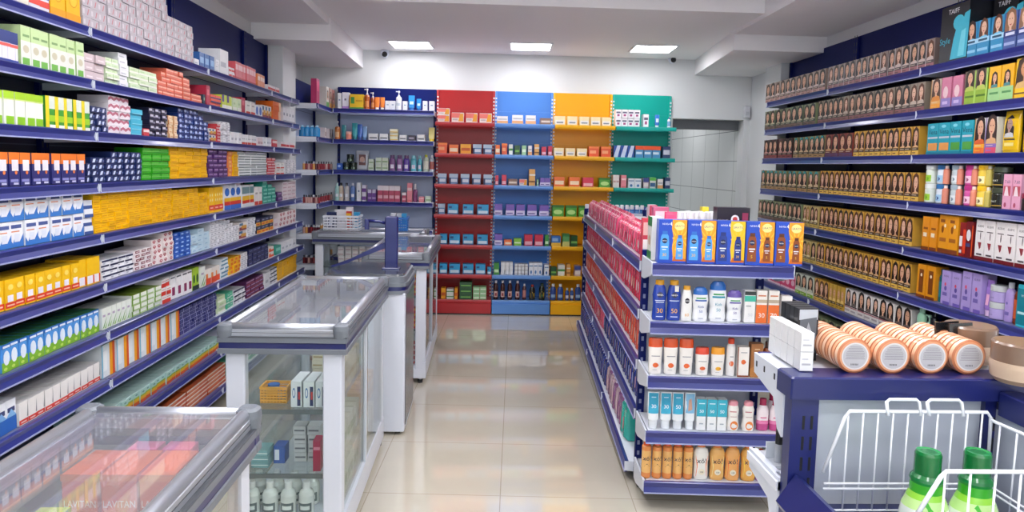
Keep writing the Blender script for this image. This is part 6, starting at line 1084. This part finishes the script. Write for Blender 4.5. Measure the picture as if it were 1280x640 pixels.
def bt2(num, c='#2c9cc0'): return squeeze_tube('sunscreen_tube', .05, .162, '#e6ecf0', '#e8eef2', [('r', .08, .92, .62, .97, c), ('r', .06, .94, .42, .62, '#3cacd0'), ('t', num, .5, .62, .1, '#f4f8fa', .5), ('r', .3, .7, .85, .87, '#c8e4f0')], .2)
for px, n_, nm in ((815.5, '30', 'first'), (831, '30', 'second'), (846, '50', 'third')): ep(3, px, bt2(n_), nm + ' blue and white sunscreen tube', 'tube')
ep(3, 861, squeeze_tube('sunscreen_tube', .046, .162, '#e6ecf0', '#e8eef2', [('r', .08, .92, .45, .97, '#7cb4d8'), ('p', [(.3, .5), (.7, .55), (.6, .85), (.35, .8)], '#c89c84')], .2), 'pale blue tube with child picture', 'tube')
cb_ = cp('sunscreen_box', .042, .04, .14, '#e9edee', [('r', 0, 1, .45, 1, '#35abc4'), ('t', '50', .5, .62, .1, '#f0f8fa'), ('r', .2, .8, .85, .88, '#c8e8f0'), ('r', .3, .7, .2, .24, '#a8b4bc')])
for px, nm in ((874.5, 'first'), (887.5, 'second'), (900, 'third')): ep(3, px, cb_, nm + ' turquoise and white sunscreen carton', 'box')
lo = lofted('sunscreen_bottle', [(.024, .015, 0, '#ede9e4'), (.028, .017, .02, '#ede9e4'), (.022, .015, .06, '#ede9e4'), (.026, .016, .095, '#ede9e4'), (.02, .014, .112, '#ede9e4')], [(.02, .014, .111, '#e89ca8'), (.021, .015, .125, '#e89ca8'), (.015, .012, .132, '#e89ca8')], [('e', .55, .22, .3, .18, '#e8843c'), ('r', .2, .7, .75, .79, '#c87c84'), ('r', .25, .75, .55, .58, '#b8a0a0')], ex=2.4)
ep(3, 915, lo, 'white bottle with pink cap and orange fruit, first', 'sunscreen'); ep(3, 934, lo, 'white bottle with pink cap and orange fruit, second', 'sunscreen')
lp = lofted('lotion_bottle', [(.024, .016, 0, '#c8508c'), (.027, .018, .03, '#e07cac'), (.026, .017, .045, '#ecdfe4'), (.026, .017, .09, '#ecdfe4'), (.016, .013, .112, '#a82050')], [(.014, .013, .111, '#a82050'), (.015, .014, .14, '#a82050')], [('r', .25, .75, .5, .54, '#c8407c'), ('r', .3, .7, .38, .4, '#c8407c')], ex=2.4)
for px, b_, nm in ((952, .05, 'front pink and white bottle with crimson cap'), (968, .05, 'front white and pink bottle with crimson cap'), (964, .12, 'rear pink and white bottle with crimson cap')): ep(3, px, lp, nm, 'bottle', b_)
xo = simple_bottle('repellent_spray', .021, .168, '#e08c4c', '#e0562c', '#e8b46c', neck=.6, caph=.12, capr=.7, ds=[('t', 'xô!', .5, .62, .14, '#20283c'), ('p', [(.2, .36), (.5, .46), (.8, .36)], '#3c2c24')], shoulder=.84)
for i, nm in enumerate(('first', 'second', 'third', 'fourth', 'fifth')): ep(4, 807 + 13 * i, xo, nm + ' orange repellent spray with red nozzle', 'repellent')
def xb(body, lab, nm, px):
    p = lofted('repellent_bottle', [(.028, .017, 0, body), (.032, .019, .012, body), (.03, .018, .07, body), (.034, .02, .115, body), (.026, .017, .138, body), (.016, .013, .146, body)], [(.018, .014, .145, '#e07c3c'), (.018, .014, .166, '#e07c3c'), (.015, .012, .169, '#e07c3c')],
      [('p', [(.14, .1), (.86, .1), (.8, .4), (.9, .74), (.1, .74), (.2, .4)], lab), ('t', 'xô!', .5, .6, .16, '#20283c'), ('e', .5, .25, .2, .09, '#e8e0c8'), ('t', '100', .5, .25, .05, '#3c3c44', .3)], ex=2.5)
    ep(4, px, p, nm, 'repellent')
xb('#ecebe6', '#e8742c', 'white repellent bottle with orange label', 875); xb('#e8b064', '#e8d88c', 'first amber repellent bottle with pale label', 895); xb('#e8a860', '#e8702c', 'amber repellent bottle with orange label', 914); xb('#e8ac54', '#ecc83c', 'amber repellent bottle with yellow label', 934)
ep(4, 950, simple_bottle('lotion_bottle', .024, .14, '#9c6cac', '#d8401c', None, neck=.6, caph=.2), 'purple bottle with red cap at the rack corner', 'bottle')
ep(4, 958, cp('cosmetics_box', .04, .04, .15, '#a8c8cc', [('r', 0, 1, .6, 1, '#d8dce0')]), 'pale blue carton at the rack corner', 'box')
# ------------------------------------------------------------------ near gondola: powder tubs, jars, cartons, bottles
ZT = 1.123
R_ = .0335
PE, PD, PW = mat('#dd9c72', .35, coat=.3), mat('#b8704a', .35), mat('#eabf9e', .3, coat=.4)
g = G(); g.loft([(R_ * .9, R_ * .9, 0, PD), (R_, R_, .002, PE), (R_, R_, .010, PD), (R_ * .94, R_ * .94, .0106, PD), (R_ * .94, R_ * .94, .0126, PD), (R_, R_, .0132, PW), (R_, R_, .0225, PD), (R_ * .88, R_ * .88, .025, PE)], 40, axis='y', off=(0, .0125, R_))
lab = G(); sf0 = lambda x, z: -.0125
lab.ell(sf0, 0, R_, R_ * .78, R_ * .78, mat('#d8d5d4', .3, coat=.3), .0006, 36); lab.ell(sf0, 0, R_, R_ * .70, R_ * .70, mat('#b9b7bb', .3), .0009, 36)
for k in range(9):
    zz = R_ * (1.52 - .085 * k); hw = math.sqrt(max(0, (R_ * .62) ** 2 - (zz - R_) ** 2)) * random.uniform(.8, 1)
    lab.rect(sf0, -hw, hw, zz, zz + .0008, '#7c787e', .0012)
for k in range(7): lab.rect(sf0, -.008 + .0022 * k, -.007 + .0022 * k, R_ * .48, R_ * .58, '#3c3a40', .0013)
tub = proto('powder_compact', g, [('label_disc', lab)]); PR.append(tub)
for ri, px in enumerate((1069, 1117.5, 1165.5, 1212.5)):
    a = on_y(px, 449, 1.278)
    for k in range(6):
        lb = 'peach round powder compact on edge, %s row from the white cartons, %s' % (ORD[ri] if ri else 'first', 'front' if k == 0 else 'behind the front one')
        put(tub, (a.x + .0007 * k, 1.292 + .0265 * k, ZT - .0015), 0, lb, 'compact', 'powder compacts, row %d%s' % (ri, ' front' if k == 0 else ''))
# white cartons
wc = cp('cream_box', .026, .029, .0365, '#e6e6e6', [('r', .15, .8, .3, .4, '#b4b4ba'), ('r', .15, .6, .6, .66, '#c4c4ca'), ('r', 0, 1, 0, .03, '#b8b8bc')])
for k in range(5):
    for j in range(2): put(wc, (.621, 1.30 + .0302 * k, 1.1235 + .037 * j), -.03, 'small white carton in the block stacked on the white bracket shelf', 'box', 'white cartons block')
for i, (x, y) in enumerate(((.662, 1.437), (.662, 1.416), (.662, 1.395), (.662, 1.374))):
    g = G(); g.box(-.022, .022, -.008, .008, 0, .108, mat('#26282c', .3)); sf = lambda x_, z_: -.008
    g.rect(sf, -.02, .02, .085, .106, '#b4bcc4'); g.poly(sf, [(-.018, .03), (.018, .045), (.018, .09), (-.018, .085)], '#5c646c', .0008); g.poly(sf, [(-.01, .04), (.012, .05), (.0, .08)], '#a4acb4', .0011)
    p = proto('face_mask_box', g); PR.append(p); put(p, (x, y + .01, 1.118), .1, ('front', 'second', 'third', 'last')[3 - i] + ' black and grey carton beside the peach compacts', 'box')
# large clear-wrapped powder jars
def bigjar(r, h, lc='#7c6250'):
    b = mat('#b99b80', .35, coat=.4); b2_ = mat('#d0b59b', .35, coat=.4); l = mat(lc, .3, coat=.5)
    g = G(); g.loft([(r * .8, r * .8, 0, b), (r * .95, r * .95, h * .12, b2_), (r, r, h * .4, b2_), (r, r, h * .52, b)], 40)
    sf = lambda x, z: -math.sqrt(max(0, r * r - x * x)) - .0004
    g.rect(sf, -r * .5, r * .5, h * .2, h * .3, '#c8ad94', .001, 6)
    c = G(); c.loft([(r * .96, r * .96, h * .52, l), (r * .97, r * .97, h * .95, l), (r * .9, r * .9, h, l)], 40)
    p = proto('powder_jar', g, [('lid', c)]); PR.append(p); return p
bj = bigjar(.05, .075)
for x, y, lb in ((1.0, 1.235, 'large beige powder jar with brown lid, frontmost on the blue beam'), (1.0, 1.375, 'large beige powder jar half hidden beside the last compact')):
    put(bj, (x, y, ZT + .0005 if y > 1.3 else 1.123), 0, lb, 'jar', 'large powder jars')
g = G(); g.box(-.03, .03, -.002, .002, 0, .082, mat('#1c1d20', .15, coat=.5)); g.rect(lambda x, z: -.002, -.026, .026, .008, .035, '#a87c58')
p = proto('blister_card', g); PR.append(p)
for i, x in enumerate((.948, .968)): put(p, (x, 1.36 - .012 * i, ZT), .25, ('rear', 'front')[i] + ' glossy black blister card with tan foot beside the powder jars', 'card', tilt=-.12)
# mascara testers on the lower bracket shelf
tr = empty('makeup_stand', (.625, 1.385, .904))
g = G(); g.box(-.03, .03, -.04, .04, 0, .006, mat('#cfd4dc', .2, coat=.5)); g.box(-.03, .03, .0, .004, .006, .04, mat('#cfd4dc', .2, coat=.5)); g.obj('tray', tr); tag(tr, 'small clear plastic makeup stand on the lower bracket shelf', 'stand')
for i, (x, y, h) in enumerate(((.612, 1.365, .085), (.628, 1.37, .06), (.638, 1.405, .05))):
    g = G(); g.loft([(.007, .007, 0, '#a8acb4'), (.0075, .0075, h * .45, '#a8acb4')], 14); c = G(); c.loft([(.0075, .0075, h * .45, BLACK), (.007, .007, h, BLACK)], 14)
    p = proto('mascara_tube', g, [('cap', c)]); PR.append(p); put(p, (x, y, .9105), 0, ('tallest', 'middle', 'shortest')[i] + ' black-capped mascara tube on the makeup stand', 'mascara', tilt=.0)
# green-capped bottles in the wire basket
def clean(px, y, lb):
    a = on_y(px, 575, y); zb_ = zb + .004; Ht = (1.5 - (580 - 216) * y / FPX) - zb_
    gr1, gr2, gr3, wh = '#0c6c30', '#3fae2c', '#8ccc3c', '#e4ece0'
    secs = [(.036, .03, 0, wh), (.04, .033, .01, wh), (.04, .033, Ht * .3, wh), (.037, .031, Ht * .4, '#b8dc8c'), (.03, .027, Ht * .5, gr3), (.025, .024, Ht * .56, gr2), (.0245, .0245, Ht * .66, '#1c8c34'), (.026, .026, Ht * .69, gr1), (.0245, .0245, Ht * .72, gr1), (.0195, .0195, Ht * .76, gr1)]
    c = [(.0205, .0205, Ht * .755, gr1), (.0205, .0205, Ht * .97, gr1), (.0185, .0185, Ht, '#128040'), (.012, .012, Ht * .995, gr1)]
    ds = [('p', [(.1, .36), (.25, .3), (.35, .42), (.5, .3), (.65, .42), (.8, .28), (.9, .38), (.7, .5), (.3, .5)], gr2), ('t', 'CON', .3, .2, .07, '#3c4c44', .4)]
    g_ = lofted('shampoo_bottle', secs, c, ds, ex=2.1, seg=32, w=.08, h=Ht)
    put(g_, (a.x, y, zb_), .1, lb, 'bottle')
clean(1160, 1.115, 'green-capped white and green bottle in the wire basket, nearer the slotted post')
clean(1222, 1.10, 'green-capped bottle in the wire basket, nearer the frame corner')
# ------------------------------------------------------------------ contents of the glass cases
def cs(key, name, w, d, h, x, y, z, lb, n=1, m=1, dx=0, dy=0, rz=0, grp=None):
    src = cart(key, w, d, h, name)
    for i in range(n):
        for j in range(m): put(src, (x + i * dx + random.uniform(-.002, .002), y + i * dy, z + .001 + j * (h + .001)), rz + random.uniform(-.03, .03), lb, 'box', lb)
D.update({'lav': ('#e8602c', [('t', 'LAVITAN', .5, .35, .16, '#f4d8c8'), ('r', 0, 1, .85, 1, '#f07c3c')], '#ee6a34'), 'lavy': ('#f0b41c', [('r', .1, .9, .3, .5, '#e8e0c0'), ('r', 0, 1, 0, .2, '#d8401c')]), 'lavp': ('#e8508c', [('r', .1, .8, .3, .6, '#f4c0d4')], '#f05c9c'),
 'chg': ('#cfd84c', [('r', .08, .92, .3, .6, '#e8ecd8'), ('r', 0, 1, .75, 1, '#5c9c4c'), ('r', 0, 1, 0, .15, '#7cac4c')]), 'pst': ('#e4e9ec', [('e', .3, .55, .14, .2, '#2c6ca8'), ('e', .3, .55, .09, .14, '#e4e9ec'), ('r', .6, .9, .05, .8, '#1c2c5c'), ('r', .7, .85, .3, .6, '#c83c34')]),
 'gryx': ('#c4c8cc', [('r', .1, .9, .4, .6, '#6c7078')]), 'cri': ('#a82c50', [('r', .1, .9, .7, .8, '#d88ca0')]), 'tlx': ('#7cacb0', [('r', 0, 1, .4, .55, '#e0ecec')]), 'blx': ('#2c58a8', [('r', .1, .5, .2, .8, '#dce4f0')]), 'cre': ('#e6dfc8', [('r', .1, .9, .3, .5, '#b8a478')]),
 'rdy': ('#c8342c', [('r', 0, 1, .5, .9, '#e8b42c')]), 'gcr': ('#cfdcc8', [('r', .1, .9, .3, .6, '#6c9c74')])})
cs('lavy', 'vitamin_carton', .075, .13, .10, -.845, 1.55, .62, 'yellow and red carton under the orange ones in the nearest glass case', 3, 1, .08)
cs('lav', 'vitamin_carton', .078, .13, .10, -.845, 1.55, .722, 'orange carton on top in the nearest glass case', 3, 1, .08)
cs('lavp', 'vitamin_carton', .07, .05, .10, -.78, 1.645, .722, 'bright pink carton behind the orange ones in the nearest case', 2, 1, .075)
cs('lavy', 'vitamin_carton', .07, .05, .10, -.78, 1.645, .62, 'yellow carton under the pink ones in the nearest case', 2, 1, .075)
cs('chg', 'herbal_box', .07, .06, .07, -.885, 1.43, .62, 'green and yellow carton at the back of the nearest glass case', 7, 2, 0, -.075, PI / 2)
cs('lav', 'vitamin_carton', .07, .09, .11, -.62, 1.40, .62, 'orange carton against the aisle glass of the nearest case', 3, 1, 0, -.1, PI / 2)
cs('lavp', 'vitamin_carton', .07, .09, .15, -.63, 1.50, .35, 'pink carton on the lower glass shelf of the nearest case', 2, 1, 0, -.1, PI / 2)
cs('gcr', 'herbal_box', .07, .08, .12, -.63, 1.27, .35, 'pale green carton on the lower glass shelf of the nearest case', 5, 1, 0, -.08, PI / 2)
# middle case
Z1, Z2, Z0 = .566, .316, .126
cs('pst', 'toothpaste_carton', .042, .13, .10, -.69, 2.70, Z1, 'upright white toothpaste carton with blue oval in the middle case', 3, 1, .046)
bs = empty('small_basket', (-.79, 2.72, Z1))
g = G(); OR = mat('#e8a83c', .35)
g.box(-.05, .05, -.04, .04, 0, .004, OR)
for k in range(5): g.box(-.05, .05, -.042, -.039, .008 + .011 * k, .015 + .011 * k, OR); g.box(-.05, .05, .039, .042, .008 + .011 * k, .015 + .011 * k, OR); g.box(-.052, -.049, -.04, .04, .008 + .011 * k, .015 + .011 * k, OR); g.box(.049, .052, -.04, .04, .008 + .011 * k, .015 + .011 * k, OR)
for k in range(9): g.box(-.05 + .0122 * k, -.047 + .0122 * k, -.0425, -.0385, 0, .06, OR)
g.box(-.053, .053, -.044, -.038, .058, .064, OR); g.box(-.053, .053, .038, .044, .058, .064, OR); g.box(-.053, -.047, -.04, .04, .058, .064, OR); g.box(.047, .053, -.04, .04, .058, .064, OR); g.obj('body', bs)
tag(bs, 'small orange plastic basket on the upper glass shelf of the middle case', 'basket')
lid = jar('ointment_tin', .022, .02, '#2c7cc0', '#1c64b0'); put(lid, (-.80, 2.72, Z1 + .045), 0, 'blue round tin lying in the small orange basket', 'tin')
cs('blx', 'ointment_box', .03, .05, .04, -.765, 2.72, Z1 + .005, 'small blue and white carton in the orange basket')
cs('cre', 'herbal_box', .05, .05, .035, -.70, 3.05, Z1, 'cream carton behind the toothpaste in the middle case', 2, 3, .055)
cs('gryx', 'ointment_box', .05, .06, .035, -.70, 2.75, Z2, 'grey carton stacked on the lower glass shelf of the middle case', 2, 4, .055)
cs('cri', 'hair_colour_carton', .03, .06, .12, -.615, 2.66, Z2, 'crimson carton standing against the leg in the middle case')
cs('tlx', 'bandage_box', .065, .08, .022, -.84, 2.70, Z2, 'flat teal carton on the lower glass shelf of the middle case', 1, 3)
cs('blx', 'bandage_box', .045, .06, .07, -.775, 2.73, Z2, 'blue and white carton beside the flat teal ones')
ws = simple_bottle('saline_bottle', .03, .13, '#dfe4e0', '#eef0f0', None, neck=.4, caph=.2, ds=[('r', .1, .9, .15, .5, '#5c6c6c'), ('r', .2, .8, .25, .4, '#dfe6e2')], shoulder=.6)
for i in range(4):
    for j in range(2): put(ws, (-.875 + .07 * i, 2.68 + .09 * j, Z0), 0, 'white bottle with grey label on the bottom of the middle case', 'bottle', 'white bottles in the bottom of the middle case')
for zz, kk, dsc in ((Z1, 'cre', 'cream'), (Z1, 'lblue', 'pale blue'), (Z2, 'gcr', 'pale green'), (Z2, 'orst', 'tan striped'), (Z0, 'gcr', 'green and white'), (Z0, 'cre', 'beige')):
    y_ = 2.78 if kk == 'gcr' or (kk == 'cre' and zz == Z1) else 3.22
    cs(kk, 'herbal_box', .06, .06, .12 if zz > .2 else .14, -.575, y_, zz, '%s carton along the aisle glass, %s level of the middle case' % (dsc, {Z1: 'upper', Z2: 'middle', Z0: 'bottom'}[zz]), 6, 1, 0, .068, PI / 2)
# far case and the one across the back
for zz, kk, dsc in ((.601, 'rdy', 'red and yellow'), (.371, 'rdy', 'red and yellow'), (.126, 'redw', 'red and white')):
    cs(kk, 'remedy_box', .05, .07, .035, -.56, 4.80, zz, '%s carton stacked at the front, %s level of the far case' % (dsc, {.601: 'upper', .371: 'middle', .126: 'bottom'}[zz]), 3, 4, .055)
    cs('greyred' if zz > .3 else 'multi', 'remedy_box', .06, .06, .12, -.43, 4.9, zz, 'upright carton along the aisle glass, %s level of the far case' % {.601: 'upper', .371: 'middle', .126: 'bottom'}[zz], 12, 1, 0, .078, PI / 2)
cs('pnk', 'remedy_box', .06, .05, .1, -.72, 5.1, .601, 'pinkish carton on the upper shelf of the far case', 4, 1, .065)
for zz in (.601, .351): cs('pinkwh' if zz > .5 else 'multi', 'remedy_box', .055, .06, .04, -1.22, 6.16, zz, '%s carton stacked in the small far case' % ('pink and white' if zz > .5 else 'many-coloured'), 8, 4 if zz > .5 else 3, .062)
# baskets standing on the small far case
def basket(name, x, y, w, d, h, c, lb):
    r = empty(name, (x, y, .905)); m_ = M_(c, rough=.35)
    g = G(); g.box(-w / 2, w / 2, -d / 2, d / 2, 0, .004, m_)
    for k in range(4):
        z0 = .012 + (h - .03) * k / 4; z1 = z0 + (h - .03) / 4 * .55
        g.box(-w / 2, w / 2, -d / 2, -d / 2 + .003, z0, z1, m_); g.box(-w / 2, w / 2, d / 2 - .003, d / 2, z0, z1, m_); g.box(-w / 2, -w / 2 + .003, -d / 2, d / 2, z0, z1, m_); g.box(w / 2 - .003, w / 2, -d / 2, d / 2, z0, z1, m_)
    for k in range(10): xx = -w / 2 + (w - .006) * k / 9; g.box(xx, xx + .006, -d / 2 - .0005, -d / 2 + .0035, 0, h - .01, m_)
    g.obj('body', r)
    g = G(); g.box(-w / 2 - .006, w / 2 + .006, -d / 2 - .006, -d / 2 + .003, h - .018, h, m_); g.box(-w / 2 - .006, w / 2 + .006, d / 2 - .003, d / 2 + .006, h - .018, h, m_); g.box(-w / 2 - .006, -w / 2 + .003, -d / 2, d / 2, h - .018, h, m_); g.box(w / 2 - .003, w / 2 + .006, -d / 2, d / 2, h - .018, h, m_); g.obj('rim', r)
    tag(r, lb, 'basket')
basket('storage_basket', -.74, 6.25, .17, .15, .12, '#2c7cd0', 'bright blue plastic basket on the small far case')
basket('storage_basket', -1.22, 6.22, .30, .2, .13, '#e4e8f0', 'wide white plastic basket of medicines on the small far case')
for i, (x, y, z, k, s, dsc) in enumerate(((-1.31, 6.2, .91, 'navyw', (.09, .05, .15), 'navy and white'), (-1.24, 6.22, .91, 'white', (.1, .06, .17), 'tall white'), (-1.155, 6.16, .91, 'rdy', (.045, .04, .16), 'red and yellow'), (-1.10, 6.22, .91, 'cyb', (.05, .05, .15), 'blue and white'), (-1.17, 6.27, .91, 'white', (.06, .05, .19), 'second white'))):
    cs(k, 'medicine_box', *s, x, y, z, dsc + ' carton poking out of the white basket')
for i, (x, k, dsc) in enumerate(((-.785, 'white', 'white'), (-.73, 'gryx', 'grey'), (-.69, 'cyb', 'light blue'))): cs(k, 'medicine_box', .045, .06, .145, x, 6.25, .91, dsc + ' carton standing in the blue basket')
for p in PR:
    if not p['used']:
        for o in p['parts'] + [p['root']]: bpy.data.objects.remove(o)
# ------------------------------------------------------------------ light and camera
w = bpy.data.worlds.new('daylight'); SC.world = w; w.use_nodes = True
w.node_tree.nodes['Background'].inputs[0].default_value = (.86, .93, 1, 1)
w.node_tree.nodes['Background'].inputs[1].default_value = 1.9
cam = bpy.data.cameras.new('camera'); co = bpy.data.objects.new('camera', cam); COL.objects.link(co)
x_, y_, z_ = RB[:, 0], RB[:, 1], RB[:, 2]
co.matrix_world = Matrix(((x_[0], y_[0], z_[0], 0), (x_[1], y_[1], z_[1], 0), (x_[2], y_[2], z_[2], EYE), (0, 0, 0, 1)))
cam.sensor_width = 36; cam.lens = 36 * FPX / 1280; cam.shift_y = (CY - 320) / 1280; cam.clip_start = .02
SC.camera = co
SC.view_settings.view_transform = 'Standard'; SC.view_settings.look = 'None'; SC.view_settings.gamma = 1
SC.view_settings.use_curve_mapping = False; SC.view_settings.exposure = 0.22
SC.cycles.use_denoising = True; SC.cycles.transparent_max_bounces = 24; SC.cycles.max_bounces = 8
SC.cycles.caustics_reflective = False; SC.cycles.caustics_refractive = False; SC.cycles.sample_clamp_indirect = 6
